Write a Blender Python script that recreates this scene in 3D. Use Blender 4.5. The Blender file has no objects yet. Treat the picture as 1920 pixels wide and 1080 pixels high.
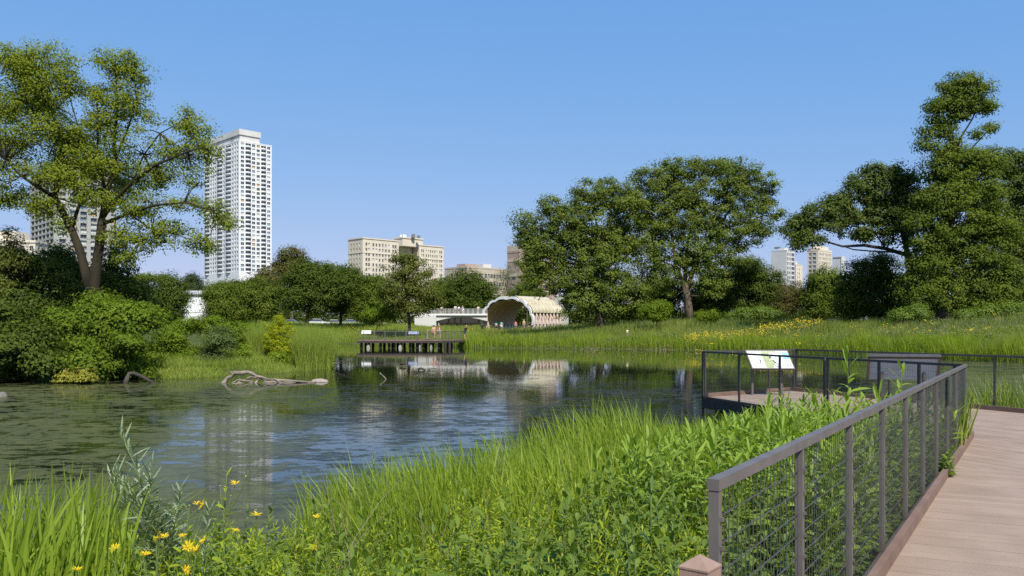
import bpy, math, random
import numpy as np
from mathutils import Vector

# ------------------------------------------------------------------ camera, sky, sun, exposure
SC = bpy.context.scene
F, CX, HY, EYE = 1550.0, 960.0, 617.0, 2.25        # focal length in px (1920 wide), centre, horizon row, eye above water
cam = bpy.data.objects.new("camera", bpy.data.cameras.new("camera"))
SC.collection.objects.link(cam)
cam.data.sensor_width = 36.0
cam.data.lens = F / 1920 * 36
cam.data.shift_y = (HY - 540) / 1920
cam.data.clip_start = 0.05
cam.data.clip_end = 20000
cam.location = (0, 0, EYE)
cam.rotation_euler = (math.radians(90), 0, 0)
SC.camera = cam

SUN_EL, SUN_AZ = math.radians(50), math.radians(161)   # azimuth clockwise from +Y (view direction)
world = bpy.data.worlds.new("World"); SC.world = world
world.use_nodes = True
wn = world.node_tree.nodes; wl = world.node_tree.links
bgn = wn["Background"]
sky = wn.new("ShaderNodeTexSky"); sky.sky_type = 'NISHITA'; sky.sun_disc = False
sky.sun_elevation = SUN_EL; sky.sun_rotation = SUN_AZ
sky.altitude = 150; sky.air_density = 1.0; sky.dust_density = 0.6; sky.ozone_density = 4.0
# clear, slightly hazy summer sky: per-channel response of the sky radiance
spx = wn.new("ShaderNodeSeparateColor"); cmx = wn.new("ShaderNodeCombineColor"); wl.new(sky.outputs[0], spx.inputs[0])
for i, (g_, k_) in enumerate(((.81, .69), (.42, 1.36), (.17, 3.05))):
    p_ = wn.new("ShaderNodeMath"); p_.operation = 'POWER'; p_.inputs[1].default_value = g_; wl.new(spx.outputs[i], p_.inputs[0])
    q_ = wn.new("ShaderNodeMath"); q_.operation = 'MULTIPLY'; q_.inputs[1].default_value = k_; wl.new(p_.outputs[0], q_.inputs[0]); wl.new(q_.outputs[0], cmx.inputs[i])
wl.new(cmx.outputs[0], bgn.inputs[0]); bgn.inputs[1].default_value = 0.15

sl = bpy.data.lights.new("sun", 'SUN'); sl.energy = 4.3; sl.angle = math.radians(0.53); sl.color = (1.0, 0.95, 0.86)
sun = bpy.data.objects.new("sun", sl); SC.collection.objects.link(sun)
sdir = Vector((math.sin(SUN_AZ) * math.cos(SUN_EL), math.cos(SUN_AZ) * math.cos(SUN_EL), math.sin(SUN_EL)))
sun.rotation_euler = sdir.to_track_quat('Z', 'Y').to_euler(); sun.location = (0, -20, 60)
SC.view_settings.view_transform = 'Standard'; SC.view_settings.look = 'None'
SC.view_settings.exposure = 0.42; SC.view_settings.gamma = 1.0
SC.cycles.max_bounces = 6; SC.cycles.diffuse_bounces = 3; SC.cycles.glossy_bounces = 3
SC.cycles.transmission_bounces = 3; SC.cycles.transparent_max_bounces = 4
SC.cycles.use_denoising = False; SC.cycles.sample_clamp_indirect = 4.0
SC.cycles.caustics_reflective = False; SC.cycles.caustics_refractive = False

# ------------------------------------------------------------------ helpers
RNG = np.random.default_rng(7)
def P(px, py, Y): return np.array(((px - CX) / F * Y, Y, EYE - (py - HY) / F * Y))
ORIG = {}

def tag(o, label=None, cat=None, group=None, kind=None):
    if label: o["label"] = label
    if cat: o["category"] = cat
    if group: o["group"] = group
    if kind: o["kind"] = kind
    return o

def empty(name, loc, label=None, cat=None, group=None, kind=None):
    o = bpy.data.objects.new(name, None); SC.collection.objects.link(o)
    o.location = loc; o.empty_display_size = 0.2; ORIG[o.name] = np.array(loc, float)
    return tag(o, label, cat, group, kind)

def mesh_obj(name, verts, faces, mats, parent=None, tone=None, mi=None, smooth=False):
    """faces: list of int arrays (n,3) / (n,4) or python lists of index tuples; verts in world space."""
    verts = np.asarray(verts, float).reshape(-1, 3)
    org = ORIG[parent.name] if parent is not None else np.zeros(3)
    me = bpy.data.meshes.new(name)
    if isinstance(faces, np.ndarray): faces = [faces]
    if faces and isinstance(faces[0], np.ndarray):
        me.vertices.add(len(verts)); me.vertices.foreach_set("co", (verts - org).ravel().astype(np.float32))
        vi = np.concatenate([f.ravel() for f in faces]).astype(np.int32)
        tot = np.concatenate([np.full(len(f), f.shape[1]) for f in faces])
        me.loops.add(len(vi)); me.loops.foreach_set("vertex_index", vi)
        me.polygons.add(len(tot))
        me.polygons.foreach_set("loop_start", np.concatenate(([0], np.cumsum(tot)[:-1])).astype(np.int32))
        me.update(calc_edges=True)
    else:
        me.from_pydata([tuple(v) for v in (verts - org)], [], faces)
        me.update()
    if not isinstance(mats, (list, tuple)): mats = [mats]
    for m in mats: me.materials.append(m)
    if mi is not None and len(mats) > 1: me.polygons.foreach_set("material_index", np.asarray(mi, np.int32))
    if smooth: me.polygons.foreach_set("use_smooth", np.ones(len(me.polygons), bool))
    if tone is not None:
        a = me.attributes.new("tone", 'FLOAT', 'POINT'); a.data.foreach_set("value", np.asarray(tone, np.float32))
    o = bpy.data.objects.new(name, me); SC.collection.objects.link(o)
    if parent is not None: o.parent = parent
    ORIG[o.name] = org
    return o

class MB:
    def __init__(s): s.v = []; s.f = []; s.m = []; s.cur = 0
    def add(s, vs, fs):
        b = len(s.v); s.v += [tuple(map(float, v)) for v in vs]
        for f in fs: s.f.append(tuple(b + i for i in f)); s.m.append(s.cur)
    def hexa(s, c):   # 8 corners: bottom 4 ccw, top 4 ccw
        s.add(c, [(3, 2, 1, 0), (4, 5, 6, 7), (0, 1, 5, 4), (1, 2, 6, 5), (2, 3, 7, 6), (3, 0, 4, 7)])
    def box(s, x0, x1, y0, y1, z0, z1):
        s.hexa([(x0, y0, z0), (x1, y0, z0), (x1, y1, z0), (x0, y1, z0), (x0, y0, z1), (x1, y0, z1), (x1, y1, z1), (x0, y1, z1)])
    def obox(s, O, u, n, a0, a1, b0, b1, z0, z1):
        p = lambda a, b, z: (O[0] + u[0] * a + n[0] * b, O[1] + u[1] * a + n[1] * b, z)
        c = [p(a0, b0, z0), p(a1, b0, z0), p(a1, b1, z0), p(a0, b1, z0), p(a0, b0, z1), p(a1, b0, z1), p(a1, b1, z1), p(a0, b1, z1)]
        s.hexa(c)
    def bar(s, p, q, w, h, up=(0, 0, 1)):
        p = np.array(p, float); q = np.array(q, float); d = q - p; d /= np.linalg.norm(d) + 1e-9
        up = np.array(up, float)
        if abs(np.dot(up, d)) > 0.95: up = np.array((1., 0, 0)) if abs(d[0]) < .9 else np.array((0, 1., 0))
        a = np.cross(d, up); a /= np.linalg.norm(a); b = np.cross(a, d)
        a = a * w / 2; b = b * h / 2
        s.hexa([p - a - b, p + a - b, q + a - b, q - a - b, p - a + b, p + a + b, q + a + b, q - a + b])
    def tube(s, pts, rad, n=6):
        pts = [np.array(p, float) for p in pts]; b = len(s.v); k = len(pts)
        ref = np.array((0.31, 0.17, 0.93))
        for i, p in enumerate(pts):
            d = pts[min(i + 1, k - 1)] - pts[max(i - 1, 0)]; d /= np.linalg.norm(d) + 1e-9
            a = np.cross(d, ref)
            if np.linalg.norm(a) < .05: a = np.cross(d, (1, 0, 0))
            a /= np.linalg.norm(a); c = np.cross(d, a)
            r = rad[i] if hasattr(rad, '__len__') else rad
            for j in range(n):
                t = 2 * math.pi * j / n; s.v.append(tuple(p + r * (a * math.cos(t) + c * math.sin(t))))
        for i in range(k - 1):
            for j in range(n):
                s.f.append((b + i * n + j, b + i * n + (j + 1) % n, b + (i + 1) * n + (j + 1) % n, b + (i + 1) * n + j)); s.m.append(s.cur)
        s.f.append(tuple(b + j for j in reversed(range(n)))); s.m.append(s.cur)
        s.f.append(tuple(b + (k - 1) * n + j for j in range(n))); s.m.append(s.cur)
    def prism(s, poly, z0, z1):
        n = len(poly)
        a = sum(poly[i][0] * poly[(i + 1) % n][1] - poly[(i + 1) % n][0] * poly[i][1] for i in range(n))
        if a < 0: poly = poly[::-1]
        s.add([(x, y, z0) for x, y in poly] + [(x, y, z1) for x, y in poly],
              [tuple(reversed(range(n))), tuple(range(n, 2 * n))] + [(i, (i + 1) % n, n + (i + 1) % n, n + i) for i in range(n)])
    def build(s, name, mats, parent=None, smooth=False, **kw):
        o = mesh_obj(name, np.array(s.v), s.f, mats, parent, mi=s.m, smooth=smooth)
        if kw: tag(o, **kw)
        return o

# ------------------------------------------------------------------ materials
def bsdf(m): return m.node_tree.nodes["Principled BSDF"]
def mat(name, c1, c2=None, rough=.7, scale=3.0, spec=.3, metal=0., bump=0., bscale=None, stretch=(1, 1, 1), detail=4):
    m = bpy.data.materials.new(name); m.use_nodes = True; nt = m.node_tree; b = bsdf(m)
    b.inputs["Roughness"].default_value = rough; b.inputs["Metallic"].default_value = metal
    b.inputs["Specular IOR Level"].default_value = spec
    if c2 is None: c2 = tuple(min(1, c * 1.25) for c in c1)
    tc = nt.nodes.new("ShaderNodeTexCoord"); mp = nt.nodes.new("ShaderNodeMapping"); mp.inputs["Scale"].default_value = stretch
    nz = nt.nodes.new("ShaderNodeTexNoise"); nz.inputs["Scale"].default_value = scale; nz.inputs["Detail"].default_value = detail
    cr = nt.nodes.new("ShaderNodeValToRGB")
    cr.color_ramp.elements[0].position = .3; cr.color_ramp.elements[1].position = .7
    cr.color_ramp.elements[0].color = (*c1, 1); cr.color_ramp.elements[1].color = (*c2, 1)
    L = nt.links
    L.new(tc.outputs["Object"], mp.inputs[0]); L.new(mp.outputs[0], nz.inputs["Vector"])
    L.new(nz.outputs["Fac"], cr.inputs[0]); L.new(cr.outputs[0], b.inputs["Base Color"])
    if bump:
        bp = nt.nodes.new("ShaderNodeBump"); bp.inputs["Strength"].default_value = bump; bp.inputs["Distance"].default_value = .02
        n2 = nt.nodes.new("ShaderNodeTexNoise"); n2.inputs["Scale"].default_value = bscale or scale * 4; n2.inputs["Detail"].default_value = 6
        L.new(mp.outputs[0], n2.inputs["Vector"]); L.new(n2.outputs["Fac"], bp.inputs["Height"]); L.new(bp.outputs[0], b.inputs["Normal"])
    return m

def leafmat(name, c1, c2, trans=.3, rough=.65, spec=.10, c3=None):
    """leaf colour varies leaf by leaf through the attribute 'tone'"""
    m = bpy.data.materials.new(name); m.use_nodes = True; nt = m.node_tree; b = bsdf(m); L = nt.links
    at = nt.nodes.new("ShaderNodeAttribute"); at.attribute_name = "tone"
    cr = nt.nodes.new("ShaderNodeValToRGB"); cr.color_ramp.elements[0].color = (*c1, 1); cr.color_ramp.elements[1].color = (*c2, 1)
    if c3: e = cr.color_ramp.elements.new(.88); e.color = (*c2, 1); cr.color_ramp.elements[-1].color = (*c3, 1)
    L.new(at.outputs["Fac"], cr.inputs[0]); L.new(cr.outputs[0], b.inputs["Base Color"])
    b.inputs["Roughness"].default_value = rough; b.inputs["Specular IOR Level"].default_value = spec
    tr = nt.nodes.new("ShaderNodeBsdfTranslucent"); mx = nt.nodes.new("ShaderNodeMixShader"); mx.inputs[0].default_value = trans
    hs = nt.nodes.new("ShaderNodeMix"); hs.data_type = 'RGBA'; hs.blend_type = 'MULTIPLY'; hs.inputs[0].default_value = 1.0
    L.new(cr.outputs[0], hs.inputs[6]); hs.inputs[7].default_value = (1.25, 1.2, .45, 1)
    L.new(hs.outputs[2], tr.inputs[0])
    L.new(b.outputs[0], mx.inputs[1]); L.new(tr.outputs[0], mx.inputs[2])
    L.new(mx.outputs[0], nt.nodes["Material Output"].inputs[0])
    return m

M = dict(
    steel=mat("painted_steel", (.112, .099, .092), (.15, .133, .124), rough=.5, spec=.4, scale=9),
    wire=mat("steel_wire", (.10, .10, .095), (.15, .15, .14), rough=.4, metal=.6, scale=20),
    darksteel=mat("dark_steel", (.05, .046, .045), (.075, .07, .067), rough=.45, spec=.4, scale=9),
    deckm=mat("composite_boards", (.295, .213, .155), (.36, .268, .20), rough=.7, scale=2.2, spec=.25, bump=.25, bscale=60),
    kerb=mat("kerb_timber", (.165, .105, .078), (.225, .145, .11), rough=.7, scale=3, bump=.2),
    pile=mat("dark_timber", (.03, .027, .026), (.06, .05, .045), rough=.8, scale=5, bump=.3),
    postwood=mat("post_timber", (.25, .165, .12), (.33, .225, .17), rough=.75, scale=6, stretch=(1, 1, .15), bump=.3),
    white=mat("white_paint", (.74, .74, .72), (.80, .80, .78), rough=.6, scale=.6),
    offwhite=mat("off_white_concrete", (.56, .55, .52), (.64, .63, .60), rough=.8, scale=.15),
    cream=mat("cream_brick", (.60, .53, .41), (.68, .61, .49), rough=.85, scale=.25),
    beige=mat("beige_stone", (.46, .38, .28), (.54, .46, .36), rough=.85, scale=.3),
    brick=mat("red_brick", (.36, .255, .205), (.43, .315, .26), rough=.9, scale=.5),
    greyc=mat("grey_concrete", (.34, .34, .31), (.42, .42, .39), rough=.85, scale=.6),
    glass=mat("dark_glass", (.035, .045, .065), (.07, .085, .115), rough=.12, spec=.6, scale=.12),
    glassb=mat("sky_glass", (.13, .18, .24), (.24, .31, .38), rough=.12, spec=.6, scale=.12),
    curtain=mat("curtained_glass", (.44, .46, .45), (.64, .64, .60), rough=.4, scale=.2),
    tanblind=mat("tan_blind", (.34, .22, .11), (.46, .32, .18), rough=.5, scale=.3),
    wood=mat("laminated_timber", (.50, .33, .18), (.62, .43, .25), rough=.6, scale=1.2, stretch=(1, 1, 3)),
    pods=mat("fibreglass_pod", (.42, .37, .245), (.53, .48, .34), rough=.45, scale=.5),
    pinkwood=mat("pale_timber", (.52, .42, .37), (.62, .52, .47), rough=.7, scale=1.5),
    bark=mat("grey_brown_bark", (.07, .052, .036), (.15, .115, .08), rough=.95, scale=5, stretch=(1, 1, .25), bump=.6, bscale=14),
    darkbark=mat("dark_bark", (.035, .03, .025), (.075, .062, .05), rough=.95, scale=4, stretch=(1, 1, .25), bump=.5, bscale=12),
    mossbark=mat("mossy_bark", (.016, .013, .009), (.046, .038, .017), rough=.95, scale=2.2, stretch=(1, 1, .3), bump=.7, bscale=16),
    drift=mat("bleached_driftwood", (.12, .098, .077), (.33, .28, .222), rough=.95, scale=7, stretch=(.25, 1, 1), bump=1.0, bscale=30),
    rock=mat("pale_boulder", (.30, .24, .20), (.44, .36, .30), rough=.9, scale=6, bump=.8),
    greyrock=mat("grey_rock", (.16, .14, .12), (.30, .26, .22), rough=.9, scale=3, bump=.5),
    footing=mat("weathered_concrete", (.27, .25, .21), (.45, .42, .36), rough=.9, scale=2, bump=.4),
    skin=mat("skin", (.48, .28, .2), (.55, .34, .25), rough=.6),
    hair=mat("dark_hair", (.02, .015, .012), (.05, .035, .025), rough=.6),
    rubber=mat("black_rubber", (.012, .012, .012), (.02, .02, .02), rough=.8),
    stem=mat("green_stem", (.10, .15, .04), (.16, .22, .06), rough=.6, scale=8),
    roofgrey=mat("grey_roofing", (.16, .15, .14), (.22, .21, .2), rough=.9, scale=.5),
)
# every board of the walkway weathers a little differently
_nt = M['deckm'].node_tree; _g = _nt.nodes.new("ShaderNodeNewGeometry"); _h = _nt.nodes.new("ShaderNodeHueSaturation"); _m = _nt.nodes.new("ShaderNodeMapRange")
_m.inputs[3].default_value = .92; _m.inputs[4].default_value = 1.05; _nt.links.new(_g.outputs["Random Per Island"], _m.inputs[0]); _nt.links.new(_m.outputs[0], _h.inputs["Value"])
_l = bsdf(M['deckm']).inputs["Base Color"].links[0]; _src = _l.from_socket; _nt.links.remove(_l); _nt.links.new(_src, _h.inputs["Color"]); _nt.links.new(_h.outputs[0], bsdf(M['deckm']).inputs["Base Color"])
LM = dict(
    maple=leafmat("maple_leaf", (.11, .16, .012), (.33, .38, .04), trans=.48),
    oak=leafmat("oak_leaf", (.038, .065, .010), (.155, .195, .038), trans=.34),
    cotton=leafmat("cottonwood_leaf", (.052, .088, .012), (.235, .285, .048), trans=.38),
    dark=leafmat("dark_leaf", (.032, .058, .007), (.14, .185, .027), trans=.36),
    mid=leafmat("mid_leaf", (.052, .088, .009), (.195, .245, .03), trans=.38),
    olive=leafmat("olive_leaf", (.07, .09, .014), (.185, .205, .04), trans=.32),
    tan=leafmat("tan_leaf", (.07, .07, .018), (.165, .15, .04), trans=.28),
    shrub=leafmat("shrub_leaf", (.075, .13, .008), (.21, .30, .022), trans=.4),
    bank=leafmat("bank_shrub_leaf", (.05, .095, .007), (.20, .28, .022), trans=.40),
    willow=leafmat("willowy_leaf", (.06, .10, .028), (.16, .215, .065), trans=.3),
    bluegrass=leafmat("blue_green_grass", (.08, .13, .045), (.18, .24, .10), trans=.3),
    bright=leafmat("bright_shrub_leaf", (.12, .2, .012), (.25, .34, .03), trans=.4),
    gold=leafmat("golden_leaf", (.24, .30, .012), (.42, .46, .025), trans=.42),
    yellowed=leafmat("yellowed_leaf", (.14, .2, .02), (.46, .38, .06), trans=.35),
    conifer=leafmat("conifer_needles", (.018, .036, .012), (.055, .08, .026), trans=.1),
    pale=leafmat("pale_sparse_leaf", (.10, .12, .05), (.22, .24, .12), trans=.3),
    iris=leafmat("iris_blade", (.10, .17, .012), (.32, .42, .045), trans=.42, rough=.42, spec=.3, c3=(.52, .48, .22)),
    meadow=leafmat("meadow_grass_blade", (.115, .165, .024), (.31, .35, .085), trans=.36, c3=(.44, .38, .2)),
    reed=leafmat("reed_blade", (.13, .22, .012), (.33, .42, .035), trans=.42, c3=(.36, .34, .10)),
    spit=leafmat("spit_grass_blade", (.14, .205, .026), (.33, .40, .075), trans=.38, c3=(.38, .32, .14)),
    weed=leafmat("weed_leaf", (.19, .28, .012), (.43, .50, .035), trans=.44, spec=.2),
    under=leafmat("undergrowth_leaf", (.07, .13, .016), (.23, .32, .04), trans=.40, rough=.5, spec=.25),
    milkweed=leafmat("lance_leaf", (.13, .23, .02), (.33, .45, .06), trans=.42, rough=.5, spec=.25),
    silver=leafmat("silver_leaf", (.10, .16, .075), (.38, .45, .28), trans=.3),
    bluegreen=leafmat("blue_green_leaf", (.07, .13, .045), (.17, .25, .09), trans=.35),
    petal=leafmat("yellow_petal", (.72, .48, .01), (.86, .66, .04), trans=.3),
    bud=leafmat("flower_bud", (.3, .32, .05), (.5, .48, .12), trans=.2),
    whitefl=leafmat("whitish_flower", (.38, .37, .30), (.56, .54, .45), trans=.3),
    pinkfl=leafmat("pinkish_seed_head", (.26, .17, .14), (.36, .26, .2), trans=.3),
)

# ------------------------------------------------------------------ pond outline and terrain
POND = np.array([(-70, 6), (-8, 6.6), (-4.5, 7.0), (-2.2, 7.6), (-.8, 8.6), (.6, 10.0), (2.0, 12.2), (3.6, 14.8), (5.0, 16.2), (6.6, 14.8), (8.2, 13.6), (10.5, 13.0),
    (13.5, 15), (18, 22), (27, 34), (38, 47), (36, 52), (32.5, 55), (31.2, 61), (29, 69), (26, 77), (19.3, 88), (8.5, 94), (0, 96), (-4.6, 97),
    (-6, 103), (-13, 121), (-18, 125.5), (-27, 127), (-36, 126), (-35, 112), (-29, 84), (-20, 63), (-13.2, 53.5), (-10.9, 50), (-10.3, 47.6), (-11.0, 45.0),
    (-11.8, 42.5), (-13.0, 41.2), (-14.0, 38.4), (-14.8, 37.2), (-17, 37.4), (-20, 36.8), (-24, 35.8), (-32, 34.5), (-50, 33), (-80, 31)], float)

def sdist(X, Y):
    X = np.asarray(X, float).ravel(); Y = np.asarray(Y, float).ravel()
    best = np.full(X.shape, 1e18); inside = np.zeros(X.shape, bool); n = len(POND)
    for i in range(n):
        ax, ay = POND[i]; bx, by = POND[(i + 1) % n]; dx, dy = bx - ax, by - ay
        t = np.clip(((X - ax) * dx + (Y - ay) * dy) / (dx * dx + dy * dy), 0, 1)
        best = np.minimum(best, (X - ax - t * dx) ** 2 + (Y - ay - t * dy) ** 2)
        c = ((ay > Y) != (by > Y)); 
        with np.errstate(divide='ignore', invalid='ignore'):
            inside ^= c & (X < (bx - ax) * (Y - ay) / (by - ay) + ax)
    d = np.sqrt(best); return np.where(inside, -d, d)
def sm(x): x = np.clip(x, 0, 1); return x * x * (3 - 2 * x)
def tz(X, Y):
    X = np.asarray(X, float).ravel(); Y = np.asarray(Y, float).ravel(); s = sdist(X, Y)
    far = sm((Y - 22) / 35)
    lump = .10 * np.sin(X * .9 + 1.3 * np.sin(Y * .37)) + .08 * np.sin(Y * 1.1 + X * .23) + .15 * np.sin(X * .11 + 2) * np.sin(Y * .09)
    z = .22 * sm(s / 1.0) + far * (2.35 * sm((s - 1) / 34) + .25 * sm(s / 2.5)) + lump * sm(s / 6) * (.35 + .65 * far)
    spit = np.exp(-((X + 16) / 7) ** 2 - ((Y - 47) / 9) ** 2); z = z * (1 - .0 * spit)
    z = z - .75 * far * np.exp(-((X - 2) / 12.) ** 2) * sm((s - 2) / 20) * sm((190 - Y) / 25)
    dip = np.exp(-((X + 12) / 11.) ** 2 - ((Y - 163) / 7.) ** 2) * 2.2 * far
    z = z - dip
    return np.where(s > 0, np.maximum(z, .03), -.9 * sm(-s / 3.5) - .02)
def gz(x, y): return float(tz([x], [y])[0])
def G(px, Y): x = (px - CX) / F * Y; return np.array((x, Y, gz(x, Y)))
# ------------------------------------------------------------------ ground sheet
def axis(*segs):
    out = []
    for a, b, st in segs: out += list(np.arange(a, b, st))
    return np.array(out + [segs[-1][1]])
gx = np.concatenate([-np.geomspace(6000, 82, 26)[:-1], axis((-80, -14, 1.2), (-14, 14, .45), (14, 80, 1.2)), np.geomspace(82, 6000, 26)[1:]])
gy = np.concatenate([[-3000, -600, -120, -40, -15], axis((-6, 24, .45), (24, 180, 1.2)), np.geomspace(184, 9000, 28)])
GX, GY = np.meshgrid(gx, gy); gZ = tz(GX, GY)
nx, ny = len(gx), len(gy); idx = np.arange(nx * ny).reshape(ny, nx)
quads = np.stack([idx[:-1, :-1], idx[:-1, 1:], idx[1:, 1:], idx[1:, :-1]], -1).reshape(-1, 4)
gm = mat("meadow_soil", (.05, .075, .018), (.10, .10, .04), rough=.95, scale=.35, bump=.3, bscale=3, spec=.1)
ground = mesh_obj("ground", np.stack([GX.ravel(), GY.ravel(), gZ], -1), quads, gm, smooth=True); tag(ground, kind="structure")

# ------------------------------------------------------------------ pond water with algae mats
wm = bpy.data.materials.new("pond_water"); wm.use_nodes = True; nt = wm.node_tree; L = nt.links; b = bsdf(wm)
N = nt.nodes.new
b.inputs["Base Color"].default_value = (.012, .016, .009, 1); b.inputs["Roughness"].default_value = .035; b.inputs["IOR"].default_value = 1.33
tc = N("ShaderNodeTexCoord"); sp = N("ShaderNodeSeparateXYZ"); L.new(tc.outputs["Object"], sp.inputs[0])
def noise(scale, detail=4, stretch=(1, 1, 1), rough=.55, dist=0.):
    mp = N("ShaderNodeMapping"); mp.inputs["Scale"].default_value = stretch; L.new(tc.outputs["Object"], mp.inputs[0])
    n = N("ShaderNodeTexNoise"); n.inputs["Scale"].default_value = scale; n.inputs["Detail"].default_value = detail
    n.inputs["Roughness"].default_value = rough; n.inputs["Distortion"].default_value = dist
    L.new(mp.outputs[0], n.inputs["Vector"]); return n.outputs["Fac"]
def math_(op, a, b_=None, c=None):
    n = N("ShaderNodeMath"); n.operation = op
    for i, x in enumerate((a, b_, c)):
        if x is None: continue
        if isinstance(x, (int, float)): n.inputs[i].default_value = x
        else: L.new(x, n.inputs[i])
    return n.outputs[0]
def mapr(x, a, b_, c=0., d=1., smooth=True):
    n = N("ShaderNodeMapRange"); n.interpolation_type = 'SMOOTHSTEP' if smooth else 'LINEAR'
    L.new(x, n.inputs[0])
    for i, v in enumerate((a, b_, c, d)): n.inputs[1 + i].default_value = v
    return n.outputs[0]
bigp = noise(.16, 3, (1, 1.25, 1), dist=.6); fine = noise(3.4, 8, (.6, 1.0, 1), rough=.72, dist=.25); mid = noise(.8, 5, (.8, 1.3, 1), rough=.6, dist=.8)
wob = math_('MULTIPLY', math_('SUBTRACT', noise(.13, 3), .5), 14.0)
yw = math_('ADD', sp.outputs["Y"], wob)
band = mapr(yw, 26, 47, 1, .16)                                  # algae thick on the near half
left = mapr(math_('ADD', sp.outputs["X"], math_('MULTIPLY', sp.outputs["Y"], .27)), -1.5, 1.5, 1.0, 0.0)
shore = mapr(yw, 8.5, 15, .14, 0)
rightcove = mapr(math_('SUBTRACT', sp.outputs["X"], math_('MULTIPLY', sp.outputs["Y"], .40)), 0.0, 2.5, 0., 1.)
C_ = lambda x, k: math_('MULTIPLY', math_('SUBTRACT', x, .5), k)
cover = math_('ADD', C_(bigp, 1.1), math_('MULTIPLY', math_('SUBTRACT', band, 1.), .60))
cover = math_('ADD', cover, math_('MULTIPLY', math_('MULTIPLY', left, band), .13))
cover = math_('ADD', cover, math_('ADD', math_('MULTIPLY', shore, 1.6), math_('MULTIPLY', rightcove, .62)))
pat = math_('ADD', C_(fine, 2.8), C_(mid, 1.9))
mask = mapr(math_('ADD', pat, cover), .01, .06, 0, 1)
film = math_('MULTIPLY', mask, .80)
alg = N("ShaderNodeBsdfPrincipled"); alg.inputs["Roughness"].default_value = .6; alg.inputs["Specular IOR Level"].default_value = .18
ar = N("ShaderNodeValToRGB"); L.new(math_('ADD', math_('ADD', math_('MULTIPLY', noise(.32, 4, dist=.5), .5), math_('MULTIPLY', math_('SUBTRACT', noise(5.5, 5, (.7, 1, 1)), .38), .75)), math_('MULTIPLY', math_('MAXIMUM', left, rightcove), .28)), ar.inputs[0])
ar.color_ramp.elements[0].position = .30; ar.color_ramp.elements[0].color = (.014, .016, .013, 1)
ar.color_ramp.elements[1].position = .68; ar.color_ramp.elements[1].color = (.098, .102, .028, 1)
L.new(ar.outputs[0], alg.inputs["Base Color"])
mx = N("ShaderNodeMixShader"); L.new(film, mx.inputs[0]); L.new(b.outputs[0], mx.inputs[1]); L.new(alg.outputs[0], mx.inputs[2])
L.new(mx.outputs[0], nt.nodes["Material Output"].inputs[0])
rip = noise(2.4, 3, (1, 2.2, 1)); rip2 = noise(9, 2, (1, 1.6, 1))
breeze = math_('ADD', mapr(noise(.06, 2, (.35, 1.6, 1)), .45, .6, .15, .8), mapr(yw, 20, 42, .35, 0.))
hgt = math_('MULTIPLY', math_('MULTIPLY', math_('ADD', rip, math_('MULTIPLY', rip2, .25)), breeze), mapr(sp.outputs['Y'], 20, 55, 1., .03))
bp = N("ShaderNodeBump"); bp.inputs["Strength"].default_value = .11; bp.inputs["Distance"].default_value = .035
L.new(hgt, bp.inputs["Height"]); L.new(bp.outputs[0], b.inputs["Normal"])
bp2 = N("ShaderNodeBump"); bp2.inputs["Strength"].default_value = .5; bp2.inputs["Distance"].default_value = .03
L.new(fine, bp2.inputs["Height"]); L.new(bp2.outputs[0], alg.inputs["Normal"])
wx = np.linspace(-85, 60, 30); wy = np.linspace(3, 140, 30); WX, WY = np.meshgrid(wx, wy); ii = np.arange(900).reshape(30, 30)
water = mesh_obj("pond_water", np.stack([WX.ravel(), WY.ravel(), np.zeros(900)], -1),
                 np.stack([ii[:-1, :-1], ii[:-1, 1:], ii[1:, 1:], ii[1:, :-1]], -1).reshape(-1, 4), wm)
tag(water, kind="structure")

# ------------------------------------------------------------------ boardwalk
DZ = .65
FD = np.array((.540, .8415)); FN = np.array((.8415, -.540))       # near fence direction and its deck side
F0 = np.array((.704, 2.865)); FE = np.array((6.70, 12.2))
A = np.array((4.5, 19.5)); Bc = np.array((7.38, 21.5))
BD = np.array((9.58, 16.4)) - Bc; BD = BD / np.linalg.norm(BD); BN = np.array((-BD[1], BD[0]))   # back rail direction
C1 = Bc + BD * 12.5

def clip(poly, p, n):
    out = []
    for i in range(len(poly)):
        a, b_ = poly[i], poly[(i + 1) % len(poly)]; da, db = np.dot(a - p, n), np.dot(b_ - p, n)
        if da >= 0: out.append(a)
        if (da >= 0) != (db >= 0): out.append(a + (b_ - a) * da / (da - db))
    return out
def deck(mb, poly, d, w, z, th=.028, gap=.005, off=0.):
    poly = [np.array(p, float) for p in poly]; d = np.array(d, float) / np.linalg.norm(d); n = np.array((-d[1], d[0]))
    s = [np.dot(p, n) for p in poly]; k = math.floor((min(s) - off) / w)
    while k * w + off < max(s):
        q = clip(clip(poly, n * (k * w + off + gap / 2), n), n * ((k + 1) * w + off - gap / 2), -n)
        if len(q) > 2:
            zz = z + random.uniform(-.0012, .0012); mb.prism([tuple(p) for p in q], zz - th, zz)
        k += 1
random.seed(3)
mb = MB()
S0 = F0 + FD * 8.05; Sb = F0 + FD * -7.5
perp = np.array((math.cos(math.radians(-24)), math.sin(math.radians(-24))))
side = FN * 4.4
deck(mb, [Sb + FN * .03, S0 + FN * .03, S0 + FN * .03 + perp * 4.6, Sb + side], perp, .14, DZ)
FEi = FE + FN * .03
deck(mb, [S0 + FN * .03, FEi, FEi + BD * 7.5, S0 + FN * .03 + perp * 4.62], BD, .14, DZ)
Ai = A + np.array((.05, -.02)); Cb = C1 - BN * .12; Bi = Bc - BN * .1
deck(mb, [FEi, Ai, Bi, Cb, FEi + BD * 7.5], BD, .14, DZ)
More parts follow.
